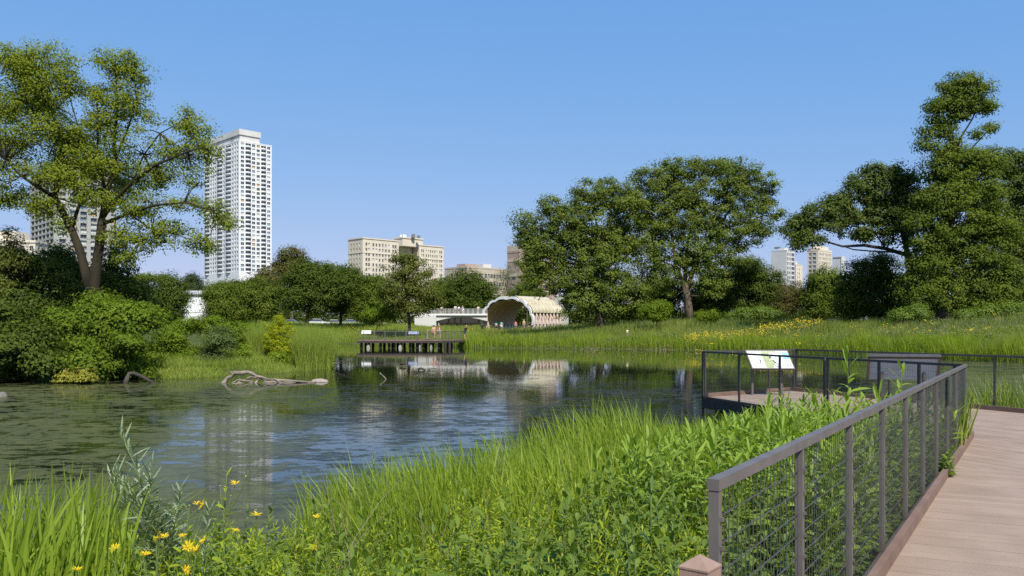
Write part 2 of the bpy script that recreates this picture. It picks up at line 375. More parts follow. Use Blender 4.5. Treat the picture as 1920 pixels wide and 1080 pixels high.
# seam board and the joists underneath
sb = MB(); 
boardwalk = mb.build("boardwalk", M['deckm'], kind="structure")
def kerb(p, q, h=.09, w=.05):
    m_ = MB(); m_.bar((*p, DZ + h / 2 + .002), (*q, DZ + h / 2 + .002), w, h); m_.build("kerb", M['kerb'], boardwalk)
KJ = F0 + FD * 7.75
kerb(F0 + FD * -3.2 + FN * .075, KJ + FN * .075); kerb(KJ + FD * .012 + FN * .075, FE + FD * .1 + FN * .075)
kerb(Bc - BN * .16 + BD * .1, C1 - BN * .16); kerb(A + np.array((.12, .0)), Bc - BN * .1 + np.array((-.1, -.05)))
m_ = MB()
for p, q, off in ((A, FE, .0), (A, Bc, .0), (Bc, C1, 0.), (F0 + FD * -3, FE, 0)):
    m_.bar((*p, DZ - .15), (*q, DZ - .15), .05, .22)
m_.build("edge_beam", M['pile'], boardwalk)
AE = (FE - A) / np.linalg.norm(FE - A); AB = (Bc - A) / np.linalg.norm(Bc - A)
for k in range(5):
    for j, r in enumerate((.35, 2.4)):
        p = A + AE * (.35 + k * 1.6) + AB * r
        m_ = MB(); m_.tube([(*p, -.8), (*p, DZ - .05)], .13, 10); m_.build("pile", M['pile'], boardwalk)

# ------------------------------------------------------------------ railings
def railing(name, label, runs, topz=DZ + 1.083, botz=DZ + .02, mesh=True, post=.036, rail=(.042, .040), group=None, wires=(.05, .10), wr=None, metal='steel', low=None, bolts=True, cat="railing"):
    """runs: list of (start, direction, [distances of the posts]); one bay of wire between neighbouring posts"""
    if wr is None: wr = (.0030, .0040) if metal == 'steel' else (.0018, .0026)
    o0 = runs[0][0]; root = empty(name, (*o0, botz), label, cat, group)
    for st, d, ds in runs:
        d = np.array(d) / np.linalg.norm(d); pt = lambda s, z: (*(st + d * s), z)
        r = MB(); r.bar(pt(ds[0] - post / 2 - .003, topz - rail[1] / 2), pt(ds[-1] + post / 2 + .003, topz - rail[1] / 2), rail[0], rail[1]); r.build("top_rail", M[metal], root)
        r = MB(); r.bar(pt(ds[0] + post / 2, botz - .015), pt(ds[-1] - post / 2, botz - .015), .03, .03); r.build("bottom_rail", M[metal], root)
        for i, s in enumerate(ds):
            m_ = MB(); m_.bar(pt(s, (low if (low is not None and i in (0,)) else botz - .25)), pt(s, topz - rail[1]), post, post, up=(*d, 0))
            if bolts:
                z = topz - .14
                nn = np.array((d[1], -d[0]))
                while z > botz:
                    c = st + d * s + nn * (post / 2); m_.bar((*c, z), (*(c + nn * .012), z), .014, .014); z -= .10
            m_.build("post", M[metal], root)
        if mesh:
            for a, b_ in zip(ds[:-1], ds[1:]):
                if b_ - a < .15: continue
                m_ = MB(); s = a + post / 2 + wires[0] * .6
                while s < b_ - post / 2 - wires[0] * .3: m_.bar(pt(s, botz), pt(s, topz - rail[1]), wr[0], wr[0], up=(*d, 0)); s += wires[0]
                z = topz - .14
                while z > botz: m_.bar(pt(a + post / 2, z), pt(b_ - post / 2, z), wr[1], wr[1]); z -= wires[1]
                m_.build("wire_panel", M['wire'], root)
    return root
bay = .994 / .8415
near_ds = [k * bay for k in range(9)] + [float(np.dot(FE - F0, FD)) - .02]
railing("railing", "long grey steel railing with wire mesh running beside the boardwalk before the weeds", [(F0, FD, near_ds)])
pxs = [1306, 1318, 1386, 1462, 1546]; 
def on_line(p, d, px):
    k = (px - CX) / F; return (k * p[1] - p[0]) / (d[0] - k * d[1])
ds1 = [max(0, on_line(A, AE, px)) for px in pxs]; ds2 = [on_line(A, AE, px) for px in (1552, 1648, 1723, 1790)] + [float(np.dot(FE - A, AE)) - .06]
railing("railing", "dark wire railing on the overlook deck edge, in front of the white sign", [(A, AE, ds1), (A, AE, ds2)], low=-.5, metal='darksteel')
lab = float(np.linalg.norm(Bc - A))
railing("railing", "short dark wire railing at the pond end of the overlook deck, behind the white sign", [(A + AB * .08, AB, [0, lab * .34, lab * .67, lab - .14])], bolts=False, metal='darksteel')
dsb = [on_line(Bc, BD, px) for px in (1504, 1590, 1667)] + [on_line(Bc, BD, 1755)]
dsb[0] = .02; ds3 = [dsb[-1] + .07, on_line(Bc, BD, 1865), on_line(Bc, BD, 1865) + 1.6, on_line(Bc, BD, 1865) + 3.3]
railing("railing", "dark wire railing on the far side of the boardwalk with green algae water behind it", [(Bc, BD, dsb), (Bc, BD, ds3)], bolts=False, metal='darksteel')

# ------------------------------------------------------------------ signs by the near boardwalk
def lectern(name, label, cen, wdir, ddir, width, zlow, zhigh, run, face_toward_low=True, board=None, legs=True, th=.05):
    """panel whose low edge lies at cen and whose high edge lies at cen + ddir*run"""
    wdir = np.array(wdir, float) / np.linalg.norm(wdir); ddir = np.array(ddir, float)
    root = empty(name, (*cen, DZ), label, "sign")
    def pt(a, t, lift=0.):       # a: -1..1 across, t: 0 low .. 1 high
        c = np.array(cen) + wdir * a * width / 2 + ddir * run * t; return np.array((*c, zlow + (zhigh - zlow) * t)) + nrm * lift
    e1 = np.array((*wdir, 0)); e2 = np.array((*(ddir * run), zhigh - zlow)); nrm = np.cross(e1, e2); nrm /= np.linalg.norm(nrm)
    if nrm[2] < 0: nrm = -nrm
    def slab(mb_, a0, a1, t0, t1, l0, l1):
        c = [pt(a0, t0, l0), pt(a1, t0, l0), pt(a1, t1, l0), pt(a0, t1, l0), pt(a0, t0, l1), pt(a1, t0, l1), pt(a1, t1, l1), pt(a0, t1, l1)]
        mb_.hexa(c)
    m_ = MB(); slab(m_, -1, 1, 0, 1, -th, 0); m_.build("frame", board or M['steel'], root)
    return root, pt, slab
swdir = np.array((1.14, -.16)); sdd = np.array((-.2, .98))
scen = np.array((6.25, 19.75))
root, pt, slab = lectern("information_sign", "tilted white information board with green and blue pictures on the overlook deck", scen, swdir, sdd, 1.0, 1.30, 1.74, .36)
m_ = MB(); slab(m_, -.95, .95, .04, .94, .001, .005); fp = m_.build("panel_face", mat("printed_white", (.78, .78, .76), (.82, .82, .80), rough=.35), root)
def patch(name, col, quads_, lift=.0065, c2=None):
    m2 = MB()
    for q in quads_:
        n = len(q); vs = [pt(a, t, lift) for a, t in q] + [pt(a, t, lift + .002) for a, t in q]
        m2.add(vs, [tuple(range(n, 2 * n)), tuple(reversed(range(n)))] + [(i, (i + 1) % n, n + (i + 1) % n, n + i) for i in range(n)])
    return m2.build(name, mat("print_" + name, col, c2, rough=.4, scale=14), fp)
patch("green_picture", (.30, .37, .17), [[(-.30, .05), (.05, .05), (.30, .55), (.42, .93), (-.30, .93)]], c2=(.42, .47, .26))
patch("blue_picture", (.18, .50, .66), [[(.62, .50), (.94, .50), (.94, .90), (.66, .88)]], c2=(.35, .66, .8))
patch("bird_picture", (.80, .80, .78), [[(-.02, .62), (.12, .52), (.30, .62), (.40, .80), (.16, .86), (.04, .80)], [(.06, .52), (.22, .25), (.30, .40), (.16, .62)]], lift=.010)
for q_ in ([(-.52, .30), (-.48, .30), (-.44, .52), (-.47, .52)], [(-.02, .60), (.06, .68), (.10, .58), (.03, .54)], [(.10, .72), (.16, .76), (.2, .66), (.14, .62)], [(.10, .46), (.14, .48), (.25, .28), (.2, .27)]):
    patch("dark_mark", (.05, .05, .06), [q_], lift=.0135)
for q_ in ([(.14, .06), (.42, .06), (.40, .26), (.24, .3)], [(.66, .1), (.92, .1), (.9, .28), (.7, .3)]):
    patch("grey_picture", (.30, .34, .38), [q_], c2=(.55, .58, .6))
for a in (-.72, .66):
    p = pt(a, .75, -.055); m_ = MB(); m_.bar((p[0], p[1], DZ), p, .05, .05, up=(1, 0, 0)); m_.build("leg", M['steel'], root)
wcen = np.array((7.42, 15.75)); ww = np.array((1., -.25)); wd = np.array((-.3, -.95))
root, pt, slab = lectern("information_sign", "tilted information board seen from its shaded grey back beside the boardwalk bend", wcen, ww, wd, 1.22, 1.32, 1.77, .32, board=mat("sky_tinted_sign_back", (.30, .38, .50), (.38, .46, .58), rough=.3))  # reflected sky is put into the bluish colour of the back
m_ = MB(); slab(m_, -1.03, 1.03, .93, 1.02, -.075, .012); m_.build("top_edge", M['darksteel'], root); m_ = MB(); slab(m_, -1.03, -.97, -.01, .93, -.075, .012); m_.build("side_edge", M['kerb'], root); m_ = MB(); slab(m_, .97, 1.03, -.01, .93, -.075, .012); m_.build("side_edge", M['kerb'], root)
m_ = MB(); slab(m_, -.93, .93, .04, .9, .001, .006); m_.build("panel_face", mat("printed_green", (.2, .3, .2), (.5, .55, .45), rough=.4, scale=6), root)
for a in (-.6, .6):
    p = pt(a, .3, -.053); m_ = MB(); m_.bar((p[0], p[1], DZ), p, .045, .045, up=(1, 0, 0)); m_.build("leg", M['darksteel'], root)
pc = F0 + FD * (9.75 - 2.865) / .8415
root = empty("plaque", (*pc, 1.35), "small dark green plaque fixed high on the grey railing", "plaque")
m_ = MB(); m_.obox(pc, FD, FN, -.16, .16, .028, .04, 1.385, 1.695); m_.build("backing", M['darksteel'], root)
m_ = MB(); m_.obox(pc, FD, FN, -.14, .14, .041, .046, 1.405, 1.675); m_.build("face", mat("plaque_green", (.035, .07, .03), (.07, .11, .05), rough=.5, scale=12), root)
# wooden post with pyramid cap at the near end of the railing
wp = np.array((.50, 2.20)); root = empty("wooden_post", (*wp, DZ), "square brown wooden post with pyramid top at the end of the railing", "post")
ang = math.radians(-38); u = np.array((math.cos(ang), math.sin(ang))); n = np.array((-u[1], u[0])); m_ = MB(); hw = .041
zt = EYE - (1064 - HY) / F * 2.2
m_.obox(wp, u, n, -hw, hw, -hw, hw, DZ - .3, zt); m_.build("shaft", M['postwood'], root)
m_ = MB(); q = [wp + u * a * (hw + .002) + n * b_ * (hw + .002) for a, b_ in ((-1, -1), (1, -1), (1, 1), (-1, 1))]
m_.add([(*p, zt + .001) for p in q] + [(*p, zt + .006) for p in q] + [(*wp, zt + .036)], [(3, 2, 1, 0), (0, 1, 5, 4), (1, 2, 6, 5), (2, 3, 7, 6), (3, 0, 4, 7), (4, 5, 8), (5, 6, 8), (6, 7, 8), (7, 4, 8)])
m_.build("cap", M['postwood'], root)

# ------------------------------------------------------------------ far overlook across the pond
YO = 97.0; kO = YO / F
ox = lambda px: (px - CX) * kO
ODZ = EYE - (638 - HY) * kO
root = empty("overlook_deck", (ox(769), YO, 0), "distant wooden overlook platform on short piles across the pond", "platform")
poly = [(ox(669), YO), (ox(828), YO), (ox(874), YO + 6.5), (ox(862), YO + 9.5), (ox(826), YO + 4.2), (ox(672), YO + 4.2)]
m_ = MB(); deck(m_, poly[:2] + [poly[4], poly[5]], (0, 1), .2, ODZ, gap=.012, th=.06); deck(m_, [poly[1], poly[2], poly[3], poly[4]], (.5, -1), .2, ODZ, gap=.012, th=.06); m_.build("boards", M['deckm'], root)
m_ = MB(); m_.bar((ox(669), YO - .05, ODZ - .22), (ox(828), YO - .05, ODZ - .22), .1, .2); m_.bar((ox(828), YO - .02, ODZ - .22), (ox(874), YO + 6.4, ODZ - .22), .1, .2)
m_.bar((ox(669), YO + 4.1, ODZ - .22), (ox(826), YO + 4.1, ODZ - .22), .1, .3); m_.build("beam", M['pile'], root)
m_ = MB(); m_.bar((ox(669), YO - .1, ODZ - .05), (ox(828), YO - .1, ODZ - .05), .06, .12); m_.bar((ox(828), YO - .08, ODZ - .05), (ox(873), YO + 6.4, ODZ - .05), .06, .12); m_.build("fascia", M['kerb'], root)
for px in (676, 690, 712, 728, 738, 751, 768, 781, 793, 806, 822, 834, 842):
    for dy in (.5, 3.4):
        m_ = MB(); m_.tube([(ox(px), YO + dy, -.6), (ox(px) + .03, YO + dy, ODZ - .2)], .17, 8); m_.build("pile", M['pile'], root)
for px, w in ((690, 7), (750, 7), (787, 4), (808, 5)):
    m_ = MB(); x = ox(px); wv = w * kO / 2
    m_.add([(x - wv, YO + .1, -.3), (x + wv * 1.15, YO - .1, -.3), (x + wv, YO + .8, -.3), (x - wv, YO + .9, -.3), (x - wv * .6, YO + .15, ODZ - .40), (x + wv * .5, YO + .1, ODZ - .42), (x + wv * .6, YO + .7, ODZ - .45), (x - wv * .6, YO + .7, ODZ - .5)],
           [(3, 2, 1, 0), (4, 5, 6, 7), (0, 1, 5, 4), (1, 2, 6, 5), (2, 3, 7, 6), (3, 0, 4, 7)]); m_.build("footing", M['footing'], root)
far_d = [ox(p) - ox(669) for p in (669.5, 682, 702, 722, 742, 762, 783, 803, 823, 828)]
e2 = np.array((ox(874) - ox(828), 6.5)); l2 = np.linalg.norm(e2)
railing("railing", "weathered wire railing around the distant overlook platform across the pond",
        [(np.array((ox(669), YO - .1)), np.array((1., 0)), far_d), (np.array((ox(828), YO - .06)), e2, [.1 + i * l2 / 9 for i in range(8)]), (np.array((ox(672), YO + 4.1)), np.array((1., 0)), [i * 1.26 for i in range(8)])],
        topz=ODZ + 1.09, botz=ODZ + .03, wires=(.16, .22), wr=(.011, .011), post=.06, rail=(.06, .06), bolts=False)
def fsign(px0, px1, py0, py1, m1, label, dy, tilt):
    x0, x1 = ox(px0), ox(px1); z1 = EYE - (py0 - HY) * kO; z0 = EYE - (py1 - HY) * kO; y = YO + dy
    r = empty("information_sign", ((x0 + x1) / 2, y, ODZ), label, "sign")
    q = MB(); q.add([(x0, y, z0), (x1, y, z0), (x1, y + tilt, z1), (x0, y + tilt, z1), (x0, y + .06, z0 - .03), (x1, y + .06, z0 - .03), (x1, y + tilt + .06, z1 - .03), (x0, y + tilt + .06, z1 - .03)],
                    [(0, 1, 2, 3), (7, 6, 5, 4), (0, 4, 5, 1), (1, 5, 6, 2), (2, 6, 7, 3), (3, 7, 4, 0)]); q.build("panel", m1, r)
    for x in (x0 + .2, x1 - .2):
        q = MB(); q.bar((x, y + .14, ODZ), (x, y + .14, (z0 + z1) / 2 - .03), .06, .06, up=(1, 0, 0)); q.build("leg", M['darksteel'], r)
fsign(676, 694, 619.5, 625.5, M['white'], "white information board on the distant overlook platform", .5, .3)
fsign(698, 711, 620, 625, M['pile'], "dark brown information board on the distant overlook, next to the white one", 3.2, -.2)
fsign(763.5, 783, 621, 626.5, mat("slate_blue_panel", (.22, .27, .36), (.28, .34, .44), rough=.5), "slate blue information board in the middle of the distant overlook", 1.0, .3)
x = ox(800); r = empty("lookout_post", (x, YO + 1.2, ODZ), "slim pale post rising above a small seat on the distant overlook", "post")
m_ = MB(); m_.tube([(x, YO + 1.2, ODZ), (x, YO + 1.2, ODZ + 1.25)], .05, 8); m_.build("pole", M['footing'], r)
m_ = MB(); m_.box(x - .38, x + .38, YO + .9, YO + 1.5, ODZ + .14, ODZ + .2); m_.box(x - .3, x - .2, YO + 1.0, YO + 1.4, ODZ, ODZ + .14); m_.box(x + .2, x + .3, YO + 1.0, YO + 1.4, ODZ, ODZ + .14); m_.build("seat", M['postwood'], r)
# ------------------------------------------------------------------ buildings
U2 = np.array((.71, .704)); U2 /= np.linalg.norm(U2); U1 = np.array((-U2[1], U2[0])); N2 = -U1; N1 = -U2
WM = [M['glass'], M['glassb'], M['curtain'], M['tanblind']]
def hz(py, Y): return EYE - (py - HY) / F * Y
class Building:
    def __init__(s, label, C, wallm, cat="building", name="apartment_building", d=.45):
        s.C = np.array(C, float); s.wall = MB(); s.win = []; s.bal = []; s.wm = wallm; s.d = d
        s.root = empty(name, (*C, 0), label, cat)
    def core(s, L2, L1, z0, z1, cap=.8):
        s.wall.obox(s.C, U2, U1, s.d, L2, s.d, L1, z0, z1)
        s.wall.obox(s.C, U2, U1, -.12, L2 + .1, -.12, L1 + .1, z1, z1 + cap)
    def face(s, st, u, n, L, z0, z1, cols, rows, skip=0., probs=(.45, .25, .27, .03), balc=(), reveal=None, double=False):
        d = s.d; W = s.wall; a = skip; rows = sorted(rows)
        for i, (c0, c1) in enumerate(list(cols) + [(L, L)]):
            if c0 - a > .01: W.obox(st, u, n, a, c0, -d, 0, z0, z1)
            a = c1
        for i, (c0, c1) in enumerate(cols):
            z = z0
            for (r0, r1) in list(rows) + [(z1, z1)]:
                if r0 - z > .01: W.obox(st, u, n, c0, c1, -d, -.02, z, r0)
                z = r1
            for (r0, r1) in rows:
                bl = i in balc
                k = 0 if bl else random.choices(range(4), probs)[0]
                s.win.append((st, u, n, c0, c1, r0, r1, k, -d + .06))
                if bl: s.bal.append((st, u, n, c0, c1, r0))
    def emit(s, fh):
        s.wall.build("wall", s.wm, s.root)
        def split(items, fn, name, mats):
            items = sorted(items, key=lambda w: -w[5])
            for w in items[:100]: m = MB(); fn(m, w); m.build(name, mats, s.root)
            if items[100:]:
                m = MB(); [fn(m, w) for w in items[100:]]; m.build(name, mats, s.root, kind="stuff")
        def wf(m, w):
            st, u, n, c0, c1, r0, r1, k, dd = w; m.cur = k
            m.obox(st, u, n, c0 - .02, c1 + .02, dd - .04, dd, r0 - .02, r1 + .02)
            if k != 2 or True:
                m.cur = 4; mw = (c0 + c1) / 2; m.obox(st, u, n, mw - .05, mw + .05, dd, dd + .05, r0, r1)
        if s.win: split(s.win, wf, "window", WM + [s.wm])
        def bf(m, w):
            st, u, n, c0, c1, r0 = w; L = c1 - c0; pts = []
            for t in np.linspace(0, 1, 7): pts.append(st + u * (c0 - .1 + (L + .2) * t) + n * (.02 + 1.0 * math.sin(math.pi * t)))
            m.prism([tuple(p) for p in pts] + [tuple(st + u * (c1 + .1) - n * .02), tuple(st + u * (c0 - .1) - n * .02)], r0 - .55 * fh / 2.8, r0 + .28)
        if s.bal: split(s.bal, bf, "balcony", s.wm)
        return s.root
random.seed(11)
def find_t(px, S, u):
    k = (px - CX) / F; return (k * S[1] - S[0]) / (u[0] - k * u[1])
# white tower
Y = 530.; C = np.array(((448 - CX) / F * Y, Y)); fh = 2.79; zt = hz(264, Y)
b = Building("tall white apartment tower with a grid of windows and curved balconies beside the leafy tree", C, M['white'], name="apartment_tower")
L2, L1 = 22.9, 51.; b.core(L2, L1, 0, zt, .5)
rows = [(zt - 2.5 - k * fh, zt - .7 - k * fh) for k in range(30)]
k2 = L2 / 725.; cols2 = [((x0 - 470) * k2, (x1 - 470) * k2) for x0, x1 in ((510, 583), (612, 736), (755, 828), (858, 930), (958, 1072), (1094, 1166))]
b.face(b.C, U2, N2, L2, 0, zt, cols2, rows, balc=(1, 4))
c1 = []; x = 1.2
for w, g in ((1.9, 1.4), (1.9, 1.4), (1.9, 1.5), (7.6, 1.4), (2.0, 1.4), (7.6, 1.4), (2., 1.4), (2., 1.4), (2., 1.4), (7., 1.)):
    if x + w < L1 - .5: c1.append((x, x + w)); x += w + g
b.face(b.C, U1, N1, L1, 0, zt, c1, rows, skip=b.d, balc=(3, 5, 9))
b.emit(fh)
m_ = MB(); zp = zt + .5; m_.obox(C, U2, U1, 1.2, 15, 1.4, 44, zp, hz(251, Y)); m_.obox(C, U2, U1, .5, 15.6, .7, 45, hz(251, Y), hz(240.5, Y)); m_.build("penthouse", M['offwhite'], b.root)
m_ = MB(); m_.obox(C, U2, U1, 1.12, 1.19, 9, 14, zp + .8, zp + 3.4); m_.build("louvre", M['greyc'], b.root)
# banded tower hidden by the tree
Y = 420.; C = np.array(((101 - CX) / F * Y, Y)); zt = hz(312, Y); fh = 3.0
b = Building("grey apartment tower with white floor bands behind the leafy tree", C, M['greyc'], name="apartment_tower", d=.9)
L2, L1 = find_t(186, C, U2), find_t(57, C, U1); b.core(L2, L1, 0, zt)
rows = [(zt - 2.5 - k * fh, zt - .55 - k * fh) for k in range(24)]
b.face(C, U1, N1, L1, 0, zt, [(1.2 + i * (L1 - 2) / 6, 1.2 + (i + 1) * (L1 - 2) / 6 - .35) for i in range(6)], rows, skip=b.d, probs=(1, 0, 0, 0))
b.face(C, U2, N2, L2, 0, zt, [(2.5 + i * 5., 5.6 + i * 5.) for i in range(6)], rows)
b.emit(fh)
# cream hotel block far left
Y = 300.; C = np.array(((66 - CX) / F * Y, Y)); zt = hz(455, Y)
b = Building("small cream apartment building at the left edge seen through the leaves", C - np.array((26, 0)), M['cream'])
EX, EN = np.array((1., 0)), np.array((0, -1.))
b.wall.obox(b.C, EX, np.array((0, 1.)), 0, 26, b.d, 18, 0, zt); b.wall.obox(b.C, EX, np.array((0, 1.)), -.3, 26.3, -.3, 18.3, zt, zt + .9)
b.face(b.C, EX, EN, 26, 0, zt, [(1.5 + i * 3.2, 2.9 + i * 3.2) for i in range(8)], [(zt - 2.9 - k * 3.4, zt - 1.2 - k * 3.4) for k in range(5)], probs=(.7, .3, 0, 0))
b.emit(3.4)
m_ = MB(); m_.obox(b.C, EX, np.array((0, 1.)), 10, 17, 3, 12, zt + .9, hz(431, Y)); m_.build("roof_house", M['cream'], b.root)
# cream apartment block, two wings round a court
Y = 480.; fh = 2.95
C = np.array(((680 - CX) / F * Y, Y)); zt = hz(447, Y)
b = Building("broad cream apartment block with two wings and a rooftop house above the dark round trees", C, M['cream'])
rows = [(zt - 4.1 - k * fh, zt - 2.3 - k * fh) for k in range(12)]
L2, L1 = 26., 15.; 
b.wall.obox(C, U2, U1, b.d, L2, b.d, L1, 0, zt)
b.wall.obox(C, U2, U1, -.35, L2 + .2, -.35, L1 + .3, zt, zt + .7)
b.wall.obox(C, U2, U1, -.2, L2, -.2, L1, zt - 8.3, zt - 7.9)
cw = [(2.0, 3.3), (3.8, 5.1)] + [(6.9 + i * 2.25, 8.1 + i * 2.25) for i in range(6)] + [(21.2, 22.5), (23., 24.3)]
b.face(C, U2, N2, L2, 0, zt, cw, rows, probs=(.6, .15, .25, 0))
b.face(C, U1, N1, L1, 0, zt, [(2.5 + i * 3., 3.7 + i * 3.) for i in range(4)], rows, skip=b.d, probs=(.7, .1, .2, 0))
# recessed court wall and right wing
rec = 15.0; Cr = C + U2 * L2 + U1 * rec; Lr = 20.
b.wall.obox(Cr, U2, U1, .0, Lr + 2, b.d, 12, 0, zt - 1)
b.wall.obox(Cr, U2, U1, 0, Lr, -.25, 12, zt - 1, zt - .3)
b.face(Cr, U2, N2, Lr, 0, zt - 1, [(1.2 + i * 2.4, 2.4 + i * 2.4) for i in range(8)], rows[1:], probs=(.6, .15, .25, 0))
def find_t(px, S, u):
    k = (px - CX) / F; return (k * S[1] - S[0]) / (u[0] - k * u[1])
tr = find_t(775, Cr, U2); Cw = Cr + U2 * tr - U1 * (rec * 1.02); 
# slide the wing so that its corner sits at px 786
sl_ = find_t(786, Cw, U1); Cw = Cw + U1 * sl_
Lw = find_t(832, Cw, U2); Lwl = max(6, rec * 1.02 - sl_ + 6)
b.wall.obox(Cw, U2, U1, b.d, Lw, b.d, Lwl, 0, zt); b.wall.obox(Cw, U2, U1, -.35, Lw + .3, -.35, Lwl, zt, zt + .7)
b.wall.obox(Cw, U2, U1, -.2, Lw, -.2, Lwl - 1, zt - 8.3, zt - 7.9)
sc_ = Lw / 26.
b.face(Cw, U2, N2, Lw, 0, zt, [(c0 * sc_, c1 * sc_) for c0, c1 in cw], rows, probs=(.6, .15, .25, 0))
b.face(Cw, U1, N1, Lwl, 0, zt, [(2.4 + i * 3.6, 3.6 + i * 3.6) for i in range(3) if 4 + i * 3.6 < Lwl], rows, skip=b.d, probs=(.7, .1, .2, 0))
b.emit(fh)
def at_px(px, Y): return np.array(((px - CX) / F * Y, Y))
pb = at_px(762, Y + 34); m_ = MB(); m_.obox(pb, U2, U1, -3, 13, 0, 9, zt - 1, hz(447, Y + 34)); m_.obox(pb, U2, U1, -3.4, 13.4, -.4, 9.4, hz(447, Y + 34), hz(444.5, Y + 34))
m_.build("rooftop_house", M['cream'], b.root)
for px, h, w in ((752, 4, .7), (757, 5, .5), (760, 4, .8), (775, 5, 1.3), (785, 3, 1.1)):
    q = at_px(px, Y + 36); m_ = MB(); z = hz(444.5, Y + 34); m_.tube([(*q, z - .2), (*q, z + h * .4)], [w, w * .9], 8); m_.build("rooftop_unit", M['white'] if px < 770 else M['roofgrey'], b.root)
# low beige building
Y = 430.; C = at_px(876, Y); zt = hz(502, Y)
b = Building("low long beige building with a brown roof house rising behind the trees at the bridge", C, M['beige'], name="long_building")
L2, L1 = find_t(975, C, U2), find_t(834, C, U1); b.core(L2, L1, 0, zt)
rows = [(zt - 4.6, zt - 2.6), (zt - 8.8, zt - 6.8)]
b.face(C, U2, N2, L2, 0, zt, [(2 + i * 2.1, 3.6 + i * 2.1) for i in range(int((L2 - 3) / 2.1))], rows, probs=(.75, .2, .05, 0))
b.face(C, U1, N1, L1, 0, zt, [(3 + i * 4.2, 5 + i * 4.2) for i in range(int((L1 - 4) / 4.2))], rows, skip=b.d, probs=(.75, .2, .05, 0))
b.emit(3.5)
m_ = MB(); m_.obox(C, U2, U1, 1.5, 10, 3, 10, zt + .8, hz(493.5, Y)); m_.build("roof_house", M['brick'], b.root)
m_ = MB(); m_.obox(C, U2, U1, 14, 20, 3, 9, zt + .8, zt + 3); m_.build("roof_unit", M['offwhite'], b.root)
# brick and beige building behind the big tree
Y = 380.; C = at_px(974, Y); zt = hz(461, Y)
b = Building("brown brick and beige apartment building half hidden behind the big spreading tree", C, M['brick'])
L2, L1 = find_t(1042, C, U2), 8.; b.core(L2, L1, 0, zt - 3); b.wall.obox(C, U2, U1, 0.2, 5.5, .2, 7.8, zt - 2.2, zt)
rows = [(zt - 5.6 - k * 3.3, zt - 4.2 - k * 3.3) for k in range(9)]
b.face(C, U2, N2, L2, 0, zt - 3, [(3 + i * 4.4, 5.8 + i * 4.4) for i in range(int((L2 - 5) / 4.4))], rows, probs=(.5, .2, .3, 0))
b.face(C, U1, N1, L1, 0, zt - 3, [(2.5, 5.)], rows[3:], skip=b.d)
b.emit(3.3)
m_ = MB()
for z in (zt - 7.2, zt - 14, zt - 20.8): m_.obox(C, U2, U1, -.12, L2, -.12, L1, z, z + 1.5)
m_.obox(C, U2, U1, -.15, 5.8, -.15, 8, zt - 2.2, zt + .5); m_.build("stone_band", M['beige'], b.root)
# right skyline
Y = 700.; C = at_px(1475, Y); zt = hz(470, Y)
b = Building("white slab tower with one blank side and dark window strips", C, M['offwhite'], name="apartment_tower")
L2, L1 = find_t(1490, C, U2), find_t(1446, C, U1); b.core(L2, L1, 0, zt)
b.face(C, U2, N2, L2, 0, zt, [(1, 3.4), (5, 7.2), (8.6, L2 - .5)], [(zt - 4.2 - k * 3.9, zt - 1.6 - k * 3.9) for k in range(13)], probs=(.9, .1, 0, 0))
b.wall.obox(C, U1, N1, b.d, L1, -b.d, 0, 0, zt); b.emit(3.9)
m_ = MB(); m_.obox(C, U2, U1, 1.5, 9, 3, L1 - 6, zt + .8, hz(464, Y)); m_.build("penthouse", M['offwhite'], b.root)
m_ = MB(); m_.obox(C, U2, U1, 3, 6, 8, 13, hz(464, Y), hz(461, Y)); m_.build("roof_unit", M['roofgrey'], b.root)
Y = 760.; C = at_px(1492, Y); zt = hz(497, Y)
b = Building("small pale tower peeping out right beside the white slab tower", C, M['cream'], name="apartment_tower")
L2 = find_t(1505, C, U2); b.core(L2, 9, 0, zt); b.face(C, U2, N2, L2, 0, zt, [(3, 4.5), (6.5, 8)], [(zt - 5 - k * 3.6, zt - 3 - k * 3.6) for k in range(8)]); b.emit(3.6)
m_ = MB(); m_.obox(C, U2, U1, 1, 5, 1, 6, zt + .8, zt + 4); m_.build("penthouse", M['cream'], b.root)
Y = 650.; C = at_px(1534, Y); zt = hz(470, Y)
b = Building("ornate tower with blue glass bays under the long oak limb", C, M['cream'], name="apartment_tower")
L2, L1 = find_t(1560, C, U2), find_t(1514, C, U1); b.core(L2, L1, 0, zt, 1.6)
rows = [(zt - 3.6 - k * 3.3, zt - 1.4 - k * 3.3) for k in range(14)]
b.face(C, U2, N2, L2, 0, zt, [(1.2 + i * 2.6, 2.5 + i * 2.6) for i in range(int((L2 - 1.5) / 2.6))], rows, probs=(.6, .2, .2, 0))
b.face(C, U1, N1, L1, 0, zt, [(1.8, 4.6), (5.6, L1 - 4.2), (L1 - 3, L1 - 1)], rows, skip=b.d, probs=(.2, .8, 0, 0)); b.emit(3.3)
m_ = MB(); m_.obox(C, U2, U1, 1, L2 - 2, 2, L1 - 2, zt + 1.6, zt + 4.4); m_.build("penthouse", M['cream'], b.root)
Y = 800.; C = at_px(1578, Y); zt = hz(482, Y)
b = Building("faint pale tower just showing through the oak leaves", C, M['offwhite'], name="apartment_tower")
b.core(9, 9, 0, zt); b.face(C, U2, N2, 9, 0, zt, [(2, 3.5), (5.5, 7)], [(zt - 5 - k * 3.6, zt - 3 - k * 3.6) for k in range(8)]); b.emit(3.6)
